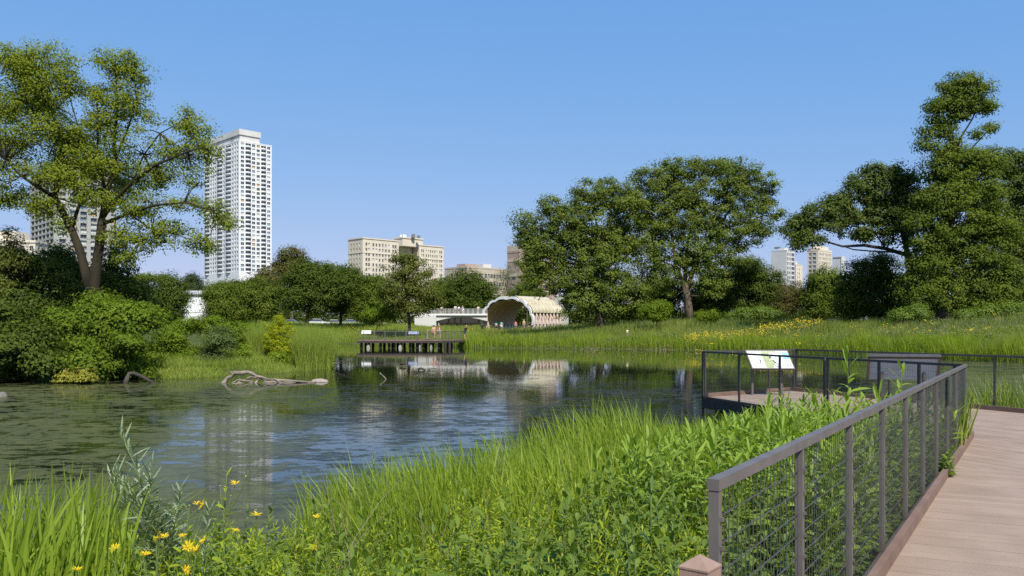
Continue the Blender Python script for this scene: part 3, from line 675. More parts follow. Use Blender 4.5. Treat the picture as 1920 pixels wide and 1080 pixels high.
# white hall at left
Y = 175.; x0, x1 = (338 - CX) / F * Y, (392 - CX) / F * Y; z1, zb = hz(552, Y), gz(x0, Y)
root = empty("white_hall", ((x0 + x1) / 2, Y, zb), "low white hall with a pale flat roof between the dark trees at left", "building")
m_ = MB(); m_.box(x0 - 6, x1 + 3, Y, Y + 12, zb - 1, z1); m_.build("wall", M['white'], root)
m_ = MB(); m_.add([(x0 - 7, Y - .5, z1), (x1 + 3.5, Y - .5, z1), (x1 + 3.5, Y + 12, z1), (x0 - 7, Y + 12, z1), (x0 - 5, Y + 4, z1 + 1), (x1 + 3, Y + 4, z1 + 1), (x1 + 3, Y + 9, z1 + 1), (x0 - 5, Y + 9, z1 + 1)],
  [(3, 2, 1, 0), (4, 5, 6, 7), (0, 1, 5, 4), (1, 2, 6, 5), (2, 3, 7, 6), (3, 0, 4, 7)]); m_.build("roof", M['greyc'], root)
for z in (zb + 1.0, zb + 1.9, zb + 2.8): m_ = MB(); m_.box(x0 - 6, x1 + 3, Y - .06, Y - .003, z, z + .10); m_.build("cladding_rail", M['greyc'], root)
m_ = MB(); m_.box(x0 + 2, x1 - 2, Y - .08, Y - .004, zb, zb + .85); m_.build("door_opening", M['roofgrey'], root)

# ------------------------------------------------------------------ footbridge
YB = 160.; kB = YB / F; bx = lambda px: (px - CX) * kB; bzp = lambda py: EYE - (py - HY) * kB
root = empty("footbridge", (bx(850), YB, bzp(590)), "white concrete footbridge with railings crossing behind the reeds next to the pavilion", "bridge")
zd = bzp(588.5); seg = np.linspace(bx(776), bx(914), 21); m_ = MB()
vs = []; 
for x in seg:
    t = (x - bx(817)) / (bx(914) - bx(817)); soff = .62 + (.85 * max(0, (2 * t - 1)) ** 2 + .85 * max(0, 1 - 2 * t) ** 2 if t > 0 else 1.5)
    vs += [(x, YB, zd), (x, YB, zd - min(soff, 1.4)), (x, YB + 4, zd), (x, YB + 4, zd - min(soff, 1.4))]
fs = []
for i in range(20):
    a = 4 * i; c = a + 4; fs += [(a, a + 1, c + 1, c), (a + 2, c + 2, c + 3, a + 3), (a, c, c + 2, a + 2), (a + 1, a + 3, c + 3, c + 1)]
fs += [(0, 2, 3, 1), (80, 81, 83, 82)]
m_.add(vs, fs); m_.build("arch_beam", M['offwhite'], root)
m_ = MB(); m_.box(bx(770), bx(914), YB - .35, YB - .01, zd - .30, zd + .04); m_.build("deck_edge", M['white'], root)
m_ = MB(); m_.box(bx(778), bx(818), YB - .5, YB + 4.4, 1.5, zd - .32); m_.build("abutment", M['offwhite'], root)
for px in (838, 850, 862, 896): m_ = MB(); m_.box(bx(px) - .18, bx(px) + .18, YB + 4.2, YB + 4.6, -1, zd - .6); m_.build("pier", M['greyc'], root)
m_ = MB(); m_.box(bx(819), bx(912), YB + 6, YB + 7, -1.5, zd - .5); m_.build("arch_shade_panel", M['pile'], root)  # dark panel added so the gap under the arch reads as shade
for yy in (YB - .15, YB + 3.8):
    m_ = MB()
    for z in (.25, .5, .75, 1.0): m_.bar((bx(772), yy, zd + z), (bx(914), yy, zd + z), .045, .045)
    m_.build("rail", M['greyc'], root)
    for px in range(778, 914, 9): m_ = MB(); m_.box(bx(px) - .045, bx(px) + .045, yy - .04, yy + .04, zd, zd + 1.02); m_.build("post", M['greyc'], root)

# ------------------------------------------------------------------ honeycomb pavilion
ap = math.radians(42); aw = np.array((math.cos(ap), -math.sin(ap))); aa = np.array((math.sin(ap), math.cos(ap)))
PO = np.array((-1.0, 157.)); HW = 6.4; PH = 5.0; PZ = hz(610, 157.); PL = 9.2; NB, MA = 8, 9
root = empty("arched_pavilion", (*PO, PZ), "arched timber pavilion with a scalloped white rim and cream pods beyond the reeds", "pavilion")
def prof(th, r=0.):
    return (HW + r) * math.copysign(abs(math.cos(th)) ** .82, math.cos(th)), max(0, (PH + r)) * math.sin(th) ** .92
def pp(th, t, r): x, z = prof(th, r); q = PO + aw * x + aa * t; return (q[0], q[1], PZ + z)
def shell(th0, th1, nth, t0, t1, nt_, rf):
    v = []; f = []
    for i in range(nth + 1):
        for j in range(nt_ + 1):
            th = th0 + (th1 - th0) * i / nth; t = t0 + (t1 - t0) * j / nt_; v.append(pp(th, t, rf(th, t)))
    for i in range(nth):
        for j in range(nt_): a = i * (nt_ + 1) + j; f.append((a, a + 1, a + nt_ + 2, a + nt_ + 1))
    return np.array(v), np.array(f)
def pod(th, t):
    row = th / math.pi * NB; st_ = .5 * (int(row) % 2)
    return .12 + .34 * abs(math.sin(row * math.pi)) ** .7 + .22 * abs(math.sin((t / PL * MA + st_) * math.pi))
lo = math.radians(24)
v, f = shell(lo, math.pi - lo, 64, .12, PL, 60, pod); mesh_obj("pod_roof", v, f, M['pods'], root, smooth=True)
def rib(th, t):
    row = th / math.pi * NB * 2; st_ = .5 * (int(row) % 2); return -.15 - .16 * abs(((t / PL * 6 + th * 1.2) % 1) - .5) * 2
v, f = shell(math.radians(3), math.pi - math.radians(3), 64, .15, PL - .1, 60, rib); mesh_obj("timber_lining", v, f[:, ::-1], M['wood'], root)
# rim: scalloped front band
v = []; nn_ = 96
for i in range(nn_ + 1):
    th = math.pi * i / nn_; sc_ = .34 * abs(math.sin(th / math.pi * NB * math.pi)) ** .8
    for r, t in ((-.16 + sc_ * .6, -.12), (.17 + sc_, -.12), (.17 + sc_, .14), (-.16 + sc_ * .6, .14)): v.append(pp(th, t, r))
f = [(i * 4 + j, i * 4 + (j + 1) % 4, (i + 1) * 4 + (j + 1) % 4, (i + 1) * 4 + j) for i in range(nn_) for j in range(4)]
mesh_obj("white_rim", np.array(v), f, M['white'], root)
for sgn in (0, 1):
    m_ = MB()
    for j in range(MA):
        for (ta, tb) in ((j, j + .5), (j + 1, j + .5)):
            a0, a1 = math.radians(2), math.radians(25)
            if sgn: a0, a1 = math.pi - a0, math.pi - a1
            pts = [pp(a0 + (a1 - a0) * s, (ta + (tb - ta) * s) * PL / MA, .12) for s in (0, .35, .7, 1)]
            m_.tube(pts, [.16, .12, .10, .10], 5)
    m_.build("lattice_wall", M['pinkwood'], root)
m_ = MB()
for sgn in (1, -1):
    for j in range(MA):
        q = PO + aw * sgn * (HW - .1) + aa * (j + .5) * PL / MA; m_.obox(q, aw, aa, -.16, .16, -.36, .36, PZ - .8, PZ + .9)
m_.build("base_panel", M['pinkwood'], root)
# retaining wall right of the pavilion
Y = 190.; x0, x1 = (1040 - CX) / F * Y, (1066 - CX) / F * Y
root = empty("concrete_wall", (x0, Y, 3), "plain grey concrete wall showing between pavilion roof and dark tree", "wall")
m_ = MB(); m_.box(x0, x1, Y, Y + .5, 1.5, hz(556, Y)); m_.build("face", M['greyc'], root)
m_ = MB(); m_.box(x0 - .1, x1 + .1, Y - .12, Y + .6, hz(556, Y) + .002, hz(553.5, Y)); m_.build("coping", M['beige'], root)

# ------------------------------------------------------------------ people
def person(x, y, z, label, top, bottom, hair=M['hair'], face=0., pose="stand", h=1.7, skinm=None, group=None):
    """one continuous skinned body; clothing and hair are children"""
    s = h / 1.7; c, sn = math.cos(face), math.sin(face)
    def W(p): return (x + (p[0] * c - p[1] * sn) * s, y + (p[0] * sn + p[1] * c) * s, z + p[2] * s)
    st = .14 if pose in ("walk",) else .03; lean = .22 if pose == "lean" else 0.
    J = dict(pel=(0, 0, .93), ch=(lean * .5, 0, 1.2), nk=(lean, 0, 1.43), hd=(lean + .02, 0, 1.53), tp=(lean + .02, 0, 1.66))
    for k, d in (("l", 1), ("r", -1)):
        J["h" + k] = (0, .09 * d, .88); J["k" + k] = (st * d * .7, .10 * d, .49); J["a" + k] = (st * d - .05 * (pose == "walk" and d < 0), .10 * d, .07); J["t" + k] = (st * d + .17, .11 * d, .03)
        J["s" + k] = (lean, .18 * d, 1.38); J["e" + k] = (lean - st * d * .6 + (.12 if pose == "lean" else 0), .24 * d, 1.11)
        J["w" + k] = (lean - st * d + .08 + (.2 if pose == "lean" else 0), .25 * d, .88 + (.14 if pose == "lean" else 0)); J["f" + k] = (J["w" + k][0] + .03, .25 * d, J["w" + k][2] - .15)
    R = dict(pel=.14, ch=.145, nk=.055, hd=.095, tp=.075, h=.095, k=.06, a=.045, t=.035, s=.06, e=.042, w=.032, f=.028)
    names = list(J); E = [("pel", "ch"), ("ch", "nk"), ("nk", "hd"), ("hd", "tp")]
    for k in "lr": E += [("pel", "h" + k), ("h" + k, "k" + k), ("k" + k, "a" + k), ("a" + k, "t" + k), ("ch", "s" + k), ("s" + k, "e" + k), ("e" + k, "w" + k), ("w" + k, "f" + k)]
    def skin(ns, es, scale, name, m, parent):
        me = bpy.data.meshes.new(name); org = np.array((x, y, z))
        me.from_pydata([tuple(np.array(W(J[n])) - org) for n in ns], [(ns.index(a), ns.index(b_)) for a, b_ in es], [])
        o = bpy.data.objects.new("tmp_skin", me); SC.collection.objects.link(o)
        md = o.modifiers.new("s", 'SKIN')
        for i, n in enumerate(ns):
            r = (R.get(n) or R[n[0]]) * scale * s; me.skin_vertices[0].data[i].radius = (r, r * (1.25 if n in ("pel", "ch") else 1)); 
        me.skin_vertices[0].data[0].use_root = True
        o.modifiers.new("sub", 'SUBSURF').levels = 1
        dg = bpy.context.evaluated_depsgraph_get(); nm = bpy.data.meshes.new_from_object(o.evaluated_get(dg)); bpy.data.objects.remove(o)
        nm.materials.clear(); nm.materials.append(m); nm.name = name
        q = bpy.data.objects.new(name, nm); SC.collection.objects.link(q); ORIG[q.name] = org
        if parent: q.parent = parent
        else: q.location = org
        return q
    body = skin(names, E, 1.0, "person", skinm or M['skin'], None); tag(body, label, "person", group)
    skin(["ch", "pel", "sl", "el", "sr", "er"], [("pel", "ch"), ("ch", "sl"), ("sl", "el"), ("ch", "sr"), ("sr", "er")], 1.16, "shirt", top, body)
    skin(["pel", "hl", "kl", "hr", "kr"], [("pel", "hl"), ("hl", "kl"), ("pel", "hr"), ("hr", "kr")], 1.13, "trousers", bottom, body)
    m_ = MB(); hd = W((J["hd"][0] - .02, 0, 1.585)); vs = []; 
    for a in range(6):
        la = -.35 + (math.pi / 2 + .35) * a / 5
        for k in range(10): lo_ = 2 * math.pi * k / 10; vs.append((hd[0] + .108 * s * math.cos(la) * math.cos(lo_), hd[1] + .108 * s * math.cos(la) * math.sin(lo_), hd[2] + .118 * s * math.sin(la)))
    m_.add(vs, [(a * 10 + k, a * 10 + (k + 1) % 10, (a + 1) * 10 + (k + 1) % 10, (a + 1) * 10 + k) for a in range(5) for k in range(10)] + [tuple(reversed(range(10)))])
    m_.build("hair", hair, body, smooth=True)
    hf = MB(); fx = W((J["hd"][0] + .105, 0, 1.52)); hf.tube([W((J["hd"][0] + .08, 0, 1.545)), fx], [.014, .018], 5); hf.build("nose", M['skin'], body)
    return body
def cloth(n, c): return mat(n, c, tuple(min(1, q * 1.2) for q in c), rough=.85, scale=6)
C_white, C_teal, C_red, C_peach, C_plum, C_black, C_yel, C_grey, C_navy = [cloth("cloth_" + n, c) for n, c in
    (("white", (.7, .7, .7)), ("teal", (.06, .45, .36)), ("red", (.55, .06, .05)), ("peach", (.6, .3, .2)), ("plum", (.25, .07, .12)), ("black", (.02, .02, .025)), ("yellow", (.55, .45, .05)), ("grey", (.25, .25, .27)), ("navy", (.03, .05, .1)))]
blond = mat("blond_hair", (.4, .26, .1), (.5, .35, .15))
zdk = zd + .02
person(bx(853), YB + 1.2, zdk, "tall person in white on the footbridge, leftmost of the group", C_white, C_grey, face=-1.5)
person(bx(859.5), YB + 1.5, zdk, "person in white and navy beside the tall one on the footbridge", C_white, C_navy, face=-1.2, h=1.6)
person(bx(866), YB + 2.6, zdk, "person with fair hair in grey on the footbridge", C_grey, C_white, hair=blond, face=2.2)
person(bx(827), YB + 1.4, zdk, "person in pale top on the footbridge above the white abutment", C_white, C_black, face=1.6, h=1.55)
person(bx(896), YB + 1.4, zdk, "person in white on the footbridge close to the pavilion rim", C_white, C_grey, face=-1.7, h=1.6)
def walker(px, py_head, Y, *a, **k):
    h = k.get("h", 1.7); z = EYE - (py_head - HY) / F * Y - h; person((px - CX) / F * Y, Y, max(z, gz((px - CX) / F * Y, Y)), *a, **k)
walker(813.5, 609.5, 106, "person in peach sleeveless top behind the overlook railing", C_peach, C_peach, face=-1.57, pose="walk")
walker(823.5, 609, 106, "person in plum top with a dark shoulder bag behind the overlook railing", C_plum, C_grey, hair=blond, face=-1.3, pose="walk")
walker(871, 609.5, 104, "blond person in black leaning forward where the overlook meets the reeds", C_black, C_navy, hair=blond, face=0.1, pose="lean")
walker(930.5, 606, 148, "person in teal shirt left in the group before the pavilion", C_teal, C_black, face=-1.2, h=1.6)
walker(940.5, 606, 149, "person in teal shirt and white trousers, second in the group before the pavilion", C_teal, C_white, face=-1.9)
walker(967, 604, 150, "person in red shirt before the dark trees under the pavilion arch", C_red, C_grey, face=-1.4)
walker(982.5, 601, 150, "person in yellow shirt and white hat near the right foot of the pavilion arch", C_yel, C_grey, hair=C_white, face=-1.7)
walker(1176.3, 616.5, 98, "small person in pale yellow shirt deep in the meadow grass", cloth("cloth_pale_yellow", (.75, .68, .36)), C_grey, face=-1.2, h=.95)

# ------------------------------------------------------------------ parked cars under the trees
def car(x, y, z, rot, paint, label):
    root = empty("parked_car", (x, y, z), label, "car", "cars parked under the trees"); u = np.array((math.cos(rot), math.sin(rot))); n = np.array((-u[1], u[0]))
    def sect(pts, w0, w1, name, m, par, z_in=None):
        q = MB(); k = len(pts); vs = []
        for sgn in (-1, 1):
            for (a, h) in pts:
                wv = w0 + (w1 - w0) * max(0, min(1, (h - .7) / .75)); p = np.array((x, y)) + u * a + n * sgn * wv; vs.append((*p, z + h))
        q.add(vs, [tuple(range(k)), tuple(reversed(range(k, 2 * k)))] + [(i, k + i, k + (i + 1) % k, (i + 1) % k) for i in range(k)]); return q.build(name, m, par)
    body = sect([(-2.2, .3), (2.15, .3), (2.25, .55), (2.15, .78), (1.05, .92), (-1.75, .95), (-2.2, .85), (-2.28, .55)], .86, .8, "body", paint, root)
    sect([(-1.8, .952), (1.0, .922), (.35, 1.40), (-1.25, 1.44)], .82, .60, "cabin", M['glass'], root)
    sect([(-1.2, 1.442), (.32, 1.402), (.25, 1.47), (-1.1, 1.50)], .62, .56, "roof", paint, root)
    for a in (-1.4, 1.4):
        for sgn in (-1, 1):
            q = MB(); p = np.array((x, y)) + u * a + n * sgn * .78; q.tube([(*(p - n * .1), z + .32), (*(p + n * .1), z + .32)], .32, 14); w = q.build("wheel", M['rubber'], root)
            q = MB(); p2 = p + n * sgn * .102; q.tube([(*p2, z + .32), (*(p2 + n * sgn * .02), z + .32)], .19, 10); q.build("rim", M['greyc'], w)
    for sgn in (-1, 1):
        q = MB(); p = np.array((x, y)) + u * 2.2 + n * sgn * .6; q.obox(p, u, n, 0, .05, -.14, .14, z + .58, z + .74); q.build("headlight", M['white'], root)
for px, Y, p, lb, r in ((598, 168, M['white'], "white car parked under the dark round trees", .1), (630, 176, M['white'], "white car half hidden by a trunk, right of the other white car", .2), (549, 172, cloth("car_blue", (.18, .24, .32)), "blue grey car parked behind the golden young tree", .0),
                        (660, 180, cloth("car_silver", (.35, .38, .42)), "silver car deep under the dark round trees, rightmost of the parked cars", .05)):
    x = (px - CX) / F * Y; car(x, Y, gz(x, Y), r, p, lb)
# ------------------------------------------------------------------ foliage machinery
def unit(v): return v / (np.linalg.norm(v, axis=-1, keepdims=True) + 1e-9)
def leaf_quads(c, n, L, W, rng):
    """diamond leaves with a slight fold; c centres (N,3), n normals (N,3)"""
    N = len(c); n = unit(n); t = unit(np.cross(n, rng.normal(size=(N, 3)))); b_ = np.cross(n, t)
    L = (np.broadcast_to(L, (N,)) * rng.uniform(.7, 1.3, N))[:, None]; W = (np.broadcast_to(W, (N,)) * rng.uniform(.75, 1.25, N))[:, None]
    k = rng.uniform(-.25, .25, (N, 1)) * L
    V = np.stack([c - t * L / 2 + n * k, c + b_ * W / 2 - t * L * .08, c + t * L / 2 + n * k * rng.uniform(-1, 1, (N, 1)), c - b_ * W / 2 - t * L * .08], 1).reshape(-1, 3)
    return V, np.arange(4 * N).reshape(N, 4)

def crown_points(lobes, Y, nclump, rng, gap=.25, outer=.38):
    """lobes (px, py, rx, ry[, dY]) -> clump centres and outward directions"""
    C = []; R = []
    for l in lobes:
        dy = l[4] if len(l) > 4 else 0.; k = (Y + dy) / F
        C.append(P(l[0], l[1], Y + dy)); R.append((l[2] * k * 1.06, (l[2] + l[3]) / 2 * k * .98, l[3] * k * 1.1))
    C = np.array(C); R = np.array(R); a = (R[:, 0] * R[:, 2]) ** .5; a = a ** 2.1; cnt = np.maximum(4, np.round(nclump * a / a.sum())).astype(int)
    pts = []; out = []; lob = []
    for i in range(len(C)):
        d = unit(rng.normal(size=(cnt[i], 3))); r = rng.uniform(0, 1, cnt[i]) ** outer
        p = C[i] + d * r[:, None] * R[i] * (rng.uniform(.84, 1.06, (cnt[i], 1)) + .34 * rng.uniform(0, 1, (cnt[i], 1)) ** 7)
        pts.append(p); out.append(unit(d * R[i])); lob.append(np.full(cnt[i], i))
    pts = np.concatenate(pts); out = np.concatenate(out); lob = np.concatenate(lob)
    f = np.sin(pts[:, 0] * 1.3 + pts[:, 2] * .9) * np.sin(pts[:, 1] * 1.1 - pts[:, 2] * 1.7) 
    keep = f > -1 + gap * 1.2
    return pts[keep], out[keep], lob[keep], C, R

def tree(name, label, cat, px, Y, lobes, lm, leaf=.3, leaf_w=.6, nclump=300, per=70, crad=.8, bark='bark', tr=.3, group=None, seed=0, gap=.2,
         limbs=None, fork=.35, base=None, flat=.6, up=.8, tw=3, outer=.38, crown='crown', wood='trunk', droop=0., spread=1.0):
    rng = np.random.default_rng(seed + 100)
    g = G(px, Y) if base is None else np.array(base, float)
    root = empty(name, tuple(g), label, cat, group)
    pts, out, lob, C, R = crown_points(lobes, Y, nclump, rng, gap)
    m = len(pts); n = np.maximum(8, (per * 1.45 * rng.uniform(.5, 1.5, m)).astype(int)); ci = np.repeat(np.arange(m), n); N = len(ci)
    cr = crad * 1.08 * rng.uniform(.6, 1.4, m)
    off = rng.normal(size=(N, 3)) * .5; off /= np.maximum(1, np.linalg.norm(off, axis=1, keepdims=True) / 1.15)
    off[:, 2] *= flat
    c = pts[ci] + off * cr[ci][:, None]
    if droop: c[:, 2] -= droop * (off[:, 0] ** 2 + off[:, 1] ** 2) * cr[ci]
    c[:, 2] = np.maximum(c[:, 2], g[2] - .2 if g[2] > .3 else .12)
    nn = out[ci] * .5 + off * 1.5 + np.array((0, 0, up)) + rng.normal(size=(N, 3)) * .28
    V, Q = leaf_quads(c, nn, leaf * .84, leaf * .84 * leaf_w, rng)
    ct = rng.uniform(0, 1, m); tone = np.clip(ct[ci] * .5 + rng.uniform(0, .5, N), 0, 1)
    mesh_obj(crown, V, Q, LM[lm], root, tone=np.repeat(tone, 4))
    # wood
    w = MB(); sides = 8 if tr > .2 else 6
    if limbs:
        for pl, r0, r1 in limbs:
            q = [np.array(P(*(p if len(p) == 3 else (*p, Y)))) for p in pl]; k = len(q)
            w.tube(q, [r0 + (r1 - r0) * i / (k - 1) for i in range(k)], sides)
        ends = [np.array(P(*(p if len(p) == 3 else (*p, Y)))) for pl, r0, r1 in limbs for p in pl[1:]]
    else:
        top = C[np.argmax(C[:, 2])]; cen = C.mean(0); zf = g[2] + fork * (top[2] - g[2])
        axis_ = [g - (0, 0, .3), g + (0, 0, .15), g + ((cen[:2] - g[:2]).tolist() + [0]) * np.array(.12) + (0, 0, (zf - g[2]) * .5)]
        pf = np.array((g[0] + (cen[0] - g[0]) * .3, g[1] + (cen[1] - g[1]) * .3, zf)); pm = (pf + top) / 2 + rng.normal(size=3) * .2
        path = axis_ + [pf, pm, top]; w.tube(path, [tr * 1.35, tr * 1.1, tr * .92, tr * .75, tr * .4, tr * .12], sides)
        ends = [pf, pm, (pf + pm) / 2]
        for i in range(len(C)):
            s0 = min(ends[:3], key=lambda e: np.linalg.norm(e - C[i]) + (10 if e[2] > C[i][2] + 1 else 0))
            mid_ = (s0 + C[i]) / 2 + np.array((0, 0, -.06 * np.linalg.norm(C[i] - s0))) + rng.normal(size=3) * .15
            w.tube([s0, mid_, C[i]], [tr * .38, tr * .26, tr * .10], 6)
        ends = ends + list(C)
    E = np.array(ends); sel = rng.permutation(m)[:min(m, tw * len(C))]
    for i in sel:
        e = E[np.argmin(np.linalg.norm(E - pts[i], axis=1))]; mid_ = (e + pts[i]) / 2 + rng.normal(size=3) * .12 * np.linalg.norm(pts[i] - e) * .5
        w.tube([e, mid_, pts[i]], [tr * .11 + .008, tr * .07 + .006, .006], 4)
    w.build(wood, M[bark], root, smooth=True)
    return root

# ------------------------------------------------------------------ trees and shrubs
T = tree
# leafy tree on the left bank, two leaning stems
T("leafy_tree", "tall airy yellow green tree with two leaning mossy stems on the left bank", "tree", 172, 42,
  [(60, 118, 62, 46), (20, 180, 55, 50), (100, 175, 60, 42), (12, 110, 35, 32), (140, 130, 26, 26), (215, 118, 40, 26), (190, 165, 34, 30), (252, 135, 24, 26), (240, 190, 50, 34), (292, 215, 22, 18), (180, 230, 50, 36),
   (100, 250, 62, 38), (30, 265, 60, 42), (345, 225, 34, 22), (372, 250, 32, 24), (330, 285, 46, 26), (392, 285, 22, 20), (262, 270, 44, 30), (290, 330, 48, 26), (370, 330, 36, 22), (200, 300, 55, 36),
   (120, 320, 60, 36), (40, 335, 55, 34), (15, 375, 40, 20), (80, 385, 44, 20), (180, 365, 50, 30), (250, 385, 48, 26), (340, 385, 44, 20), (400, 400, 32, 22), (425, 420, 18, 14), (300, 425, 40, 18), (370, 455, 26, 18), (310, 455, 22, 14),
   (225, 440, 36, 26), (120, 420, 24, 18), (240, 480, 24, 18), (270, 455, 30, 16), (360, 425, 30, 14), (392, 460, 16, 14), (90, 210, 40, 30, 3), (220, 340, 60, 40, 4), (120, 280, 60, 40, 4)],
  'maple', leaf=.14, leaf_w=.62, nclump=2600, per=29, crad=.5, bark='mossbark', tr=.24, seed=1, gap=.42, flat=.55, tw=18, outer=.7,
  limbs=[([(170, 665), (172, 600), (175, 545), (181, 500), (187, 455), (191, 410)], .36, .19), ([(171, 560), (160, 510), (150, 470), (134, 430), (116, 395), (103, 370)], .25, .14),
         ([(103, 370), (116, 300, 42.5), (112, 250, 43), (90, 190, 43), (70, 130, 43)], .15, .03), ([(103, 370), (70, 350, 41.5), (40, 330, 41), (10, 300, 41)], .11, .03), ([(103, 372), (60, 385), (10, 380)], .07, .02), ([(134, 430), (150, 380), (135, 320), (150, 250), (130, 180)], .10, .02),
         ([(191, 410), (200, 360), (216, 318), (214, 260), (222, 200), (216, 130)], .16, .025), ([(216, 300), (240, 240), (256, 190), (252, 140)], .07, .02), ([(191, 410), (215, 375), (250, 340, 41.5), (290, 310, 41), (350, 285, 41), (385, 275, 41)], .13, .025), ([(250, 340, 41.5), (270, 290), (300, 250), (345, 225)], .06, .015),
         ([(193, 420), (240, 400, 41.5), (290, 385, 41), (345, 380, 41), (400, 395, 41)], .10, .02), ([(240, 400, 41.5), (285, 430), (330, 440), (375, 455)], .05, .012), ([(191, 430), (225, 440), (262, 455), (310, 455)], .05, .012), ([(200, 360), (180, 300), (185, 240), (180, 170)], .08, .02)])
# shrub mass at the left waterline
sh = dict(bark='darkbark', tr=.07, fork=.3, tw=6, gap=.42, flat=.42)
T("shrub", "broad leafy green shrub overhanging the water at the left edge of the photo", "shrub", 40, 38, [(10, 600, 46, 30, -1), (60, 630, 44, 26, -2.5), (15, 660, 45, 28, -3.5), (85, 672, 36, 22, -3), (30, 705, 40, 18, -2), (80, 705, 36, 14, 0), (40, 570, 40, 24, 2), (-20, 640, 40, 30)], 'dark', .2, .6, 230, 75, .62, seed=2, **sh)
T("shrub", "tall sunlit green shrub below the leafy tree, in the middle of the left bank", "shrub", 165, 38.5, [(150, 588, 46, 24), (205, 610, 44, 24), (135, 630, 46, 26), (185, 572, 34, 20, 1), (110, 600, 36, 24), (195, 650, 46, 26), (150, 664, 40, 22, -3), (180, 688, 44, 16, -2.5), (130, 700, 34, 12, -1.5), (200, 706, 30, 8, 0)], 'bank', .19, .6, 330, 75, .6, seed=3, **sh)
T("shrub", "dense green shrub drooping to the water right of the tallest bank shrub", "shrub", 250, 38.3, [(245, 610, 40, 26), (266, 648, 32, 28), (240, 680, 32, 20, -1), (274, 596, 28, 22, 1), (222, 580, 34, 20), (262, 696, 28, 10, -1), (232, 640, 30, 20, -2)], 'bank', .19, .6, 230, 75, .58, seed=4, **sh)
T("shrub", "low yellowing shrub with pale tips hanging over the water under the bank shrubs", "shrub", 140, 34.4, [(138, 700, 26, 16), (122, 692, 14, 14), (160, 710, 20, 11)], 'yellowed', .15, .6, 70, 34, .34, seed=5, **sh)
T("shrub", "dark green bush in the shade behind the bank shrubs at the left edge", "shrub", 60, 46, [(30, 540, 50, 40), (90, 545, 45, 40), (60, 500, 40, 30), (120, 560, 36, 34), (10, 500, 30, 40)], 'dark', .2, .6, 330, 60, .65, seed=6, **sh)
T("shrub", "dark bushy tree behind the mossy stems of the leafy tree", "tree", 225, 48, [(215, 530, 42, 40), (240, 560, 40, 36), (190, 560, 36, 34), (130, 510, 36, 30), (110, 480, 30, 18), (225, 485, 26, 24)], 'dark', .2, .6, 380, 60, .65, seed=7, **sh)
T("shrub", "pale leaved loose shrub rising before the cream building at the left edge", "shrub", 18, 44, [(12, 470, 30, 34), (36, 490, 24, 20), (5, 520, 30, 24)], 'olive', .16, .5, 120, 40, .5, seed=8, **{**sh, 'gap': .5})
# spit shrubs
T("shrub", "mid green shrub at the start of the low spit, next to the dark bank shrubs", "shrub", 325, 44, [(320, 635, 30, 26), (340, 660, 32, 28), (312, 670, 26, 26), (335, 690, 30, 16)], 'shrub', .14, .55, 250, 55, .42, seed=9, **sh)
T("shrub", "grey green willowy shrub in the middle of the spit", "shrub", 395, 44, [(395, 650, 30, 32), (405, 680, 28, 22), (378, 675, 24, 24), (412, 632, 22, 20)], 'willow', .14, .35, 230, 55, .42, seed=10, **sh)
T("shrub", "row of soft green saplings along the back of the spit beside the golden tree", "shrub", 445, 52, [(350, 612, 30, 14), (395, 612, 28, 14), (440, 616, 32, 16), (478, 622, 22, 16), (415, 600, 18, 12), (455, 640, 34, 16)], 'shrub', .15, .5, 330, 55, .45, seed=11, **sh)
T("shrub", "lime green low shrub with reddish leaves behind the driftwood", "shrub", 475, 45.5, [(465, 665, 30, 16), (495, 668, 28, 16), (448, 676, 20, 12), (520, 672, 18, 14)], 'bright', .12, .5, 190, 50, .36, seed=12, **sh)
T("golden_tree", "young golden yellow feathery tree standing on the spit", "tree", 524, 48,
  [(522, 600, 12, 10), (523, 616, 20, 9), (506, 612, 10, 5), (545, 622, 12, 6), (515, 632, 24, 9), (540, 640, 17, 8), (505, 645, 14, 7), (528, 652, 26, 9), (515, 664, 18, 6), (546, 660, 12, 6), (500, 628, 12, 5), (546, 607, 9, 4)], 'gold', .10, .3, 300, 46, .19, bark='darkbark', tr=.05, seed=13, flat=.3, fork=.5, droop=.4)
# far left trees
T("conifer", "dark dense tree in front of the white hall at left", "tree", 310, 88, [(310, 575, 34, 26), (325, 555, 28, 26), (318, 532, 22, 16), (300, 560, 26, 24), (322, 590, 22, 16), (285, 590, 30, 18)], 'dark', .26, .5, 330, 60, .85, bark='darkbark', tr=.16, seed=14, fork=.2)
T("flat_tree", "flat topped light green tree showing above the dark tree at left", "tree", 283, 120, [(262, 522, 18, 9), (285, 519, 22, 8), (305, 523, 16, 8), (250, 530, 14, 7)], 'mid', .35, .5, 90, 40, 1.0, tr=.2, seed=15, gap=.4, flat=.3)
T("conifer", "small pointed dark conifer behind the white hall", "tree", 357, 190, [(357, 540, 16, 12), (357, 528, 10, 10), (366, 538, 12, 12), (358, 520, 5, 6)], 'conifer', .6, .35, 90, 60, 1.4, bark='darkbark', tr=.2, seed=16)
wood_g = "park trees along the far lawn"
T("park_tree", "rounded green tree right of the white hall, lowest of its row", "tree", 412, 118, [(410, 562, 24, 22), (424, 580, 28, 20), (404, 585, 20, 16), (410, 548, 22, 16)], 'mid', .34, .55, 260, 60, 1.0, tr=.2, seed=17, group=wood_g, fork=.2)
T("park_tree", "light green rounded tree below the white apartment tower", "tree", 472, 122, [(455, 560, 34, 26), (485, 555, 32, 26), (500, 578, 34, 20), (450, 585, 36, 18), (430, 560, 26, 20), (505, 550, 22, 20)], 'mid', .34, .55, 370, 60, 1.0, tr=.2, seed=18, group=wood_g, fork=.2)
T("park_tree", "dark grey green tree top at the foot of the white apartment tower", "tree", 440, 150, [(430, 545, 26, 18), (462, 538, 24, 16), (410, 550, 20, 14)], 'dark', .42, .55, 150, 60, 1.2, tr=.2, seed=19, group=wood_g)
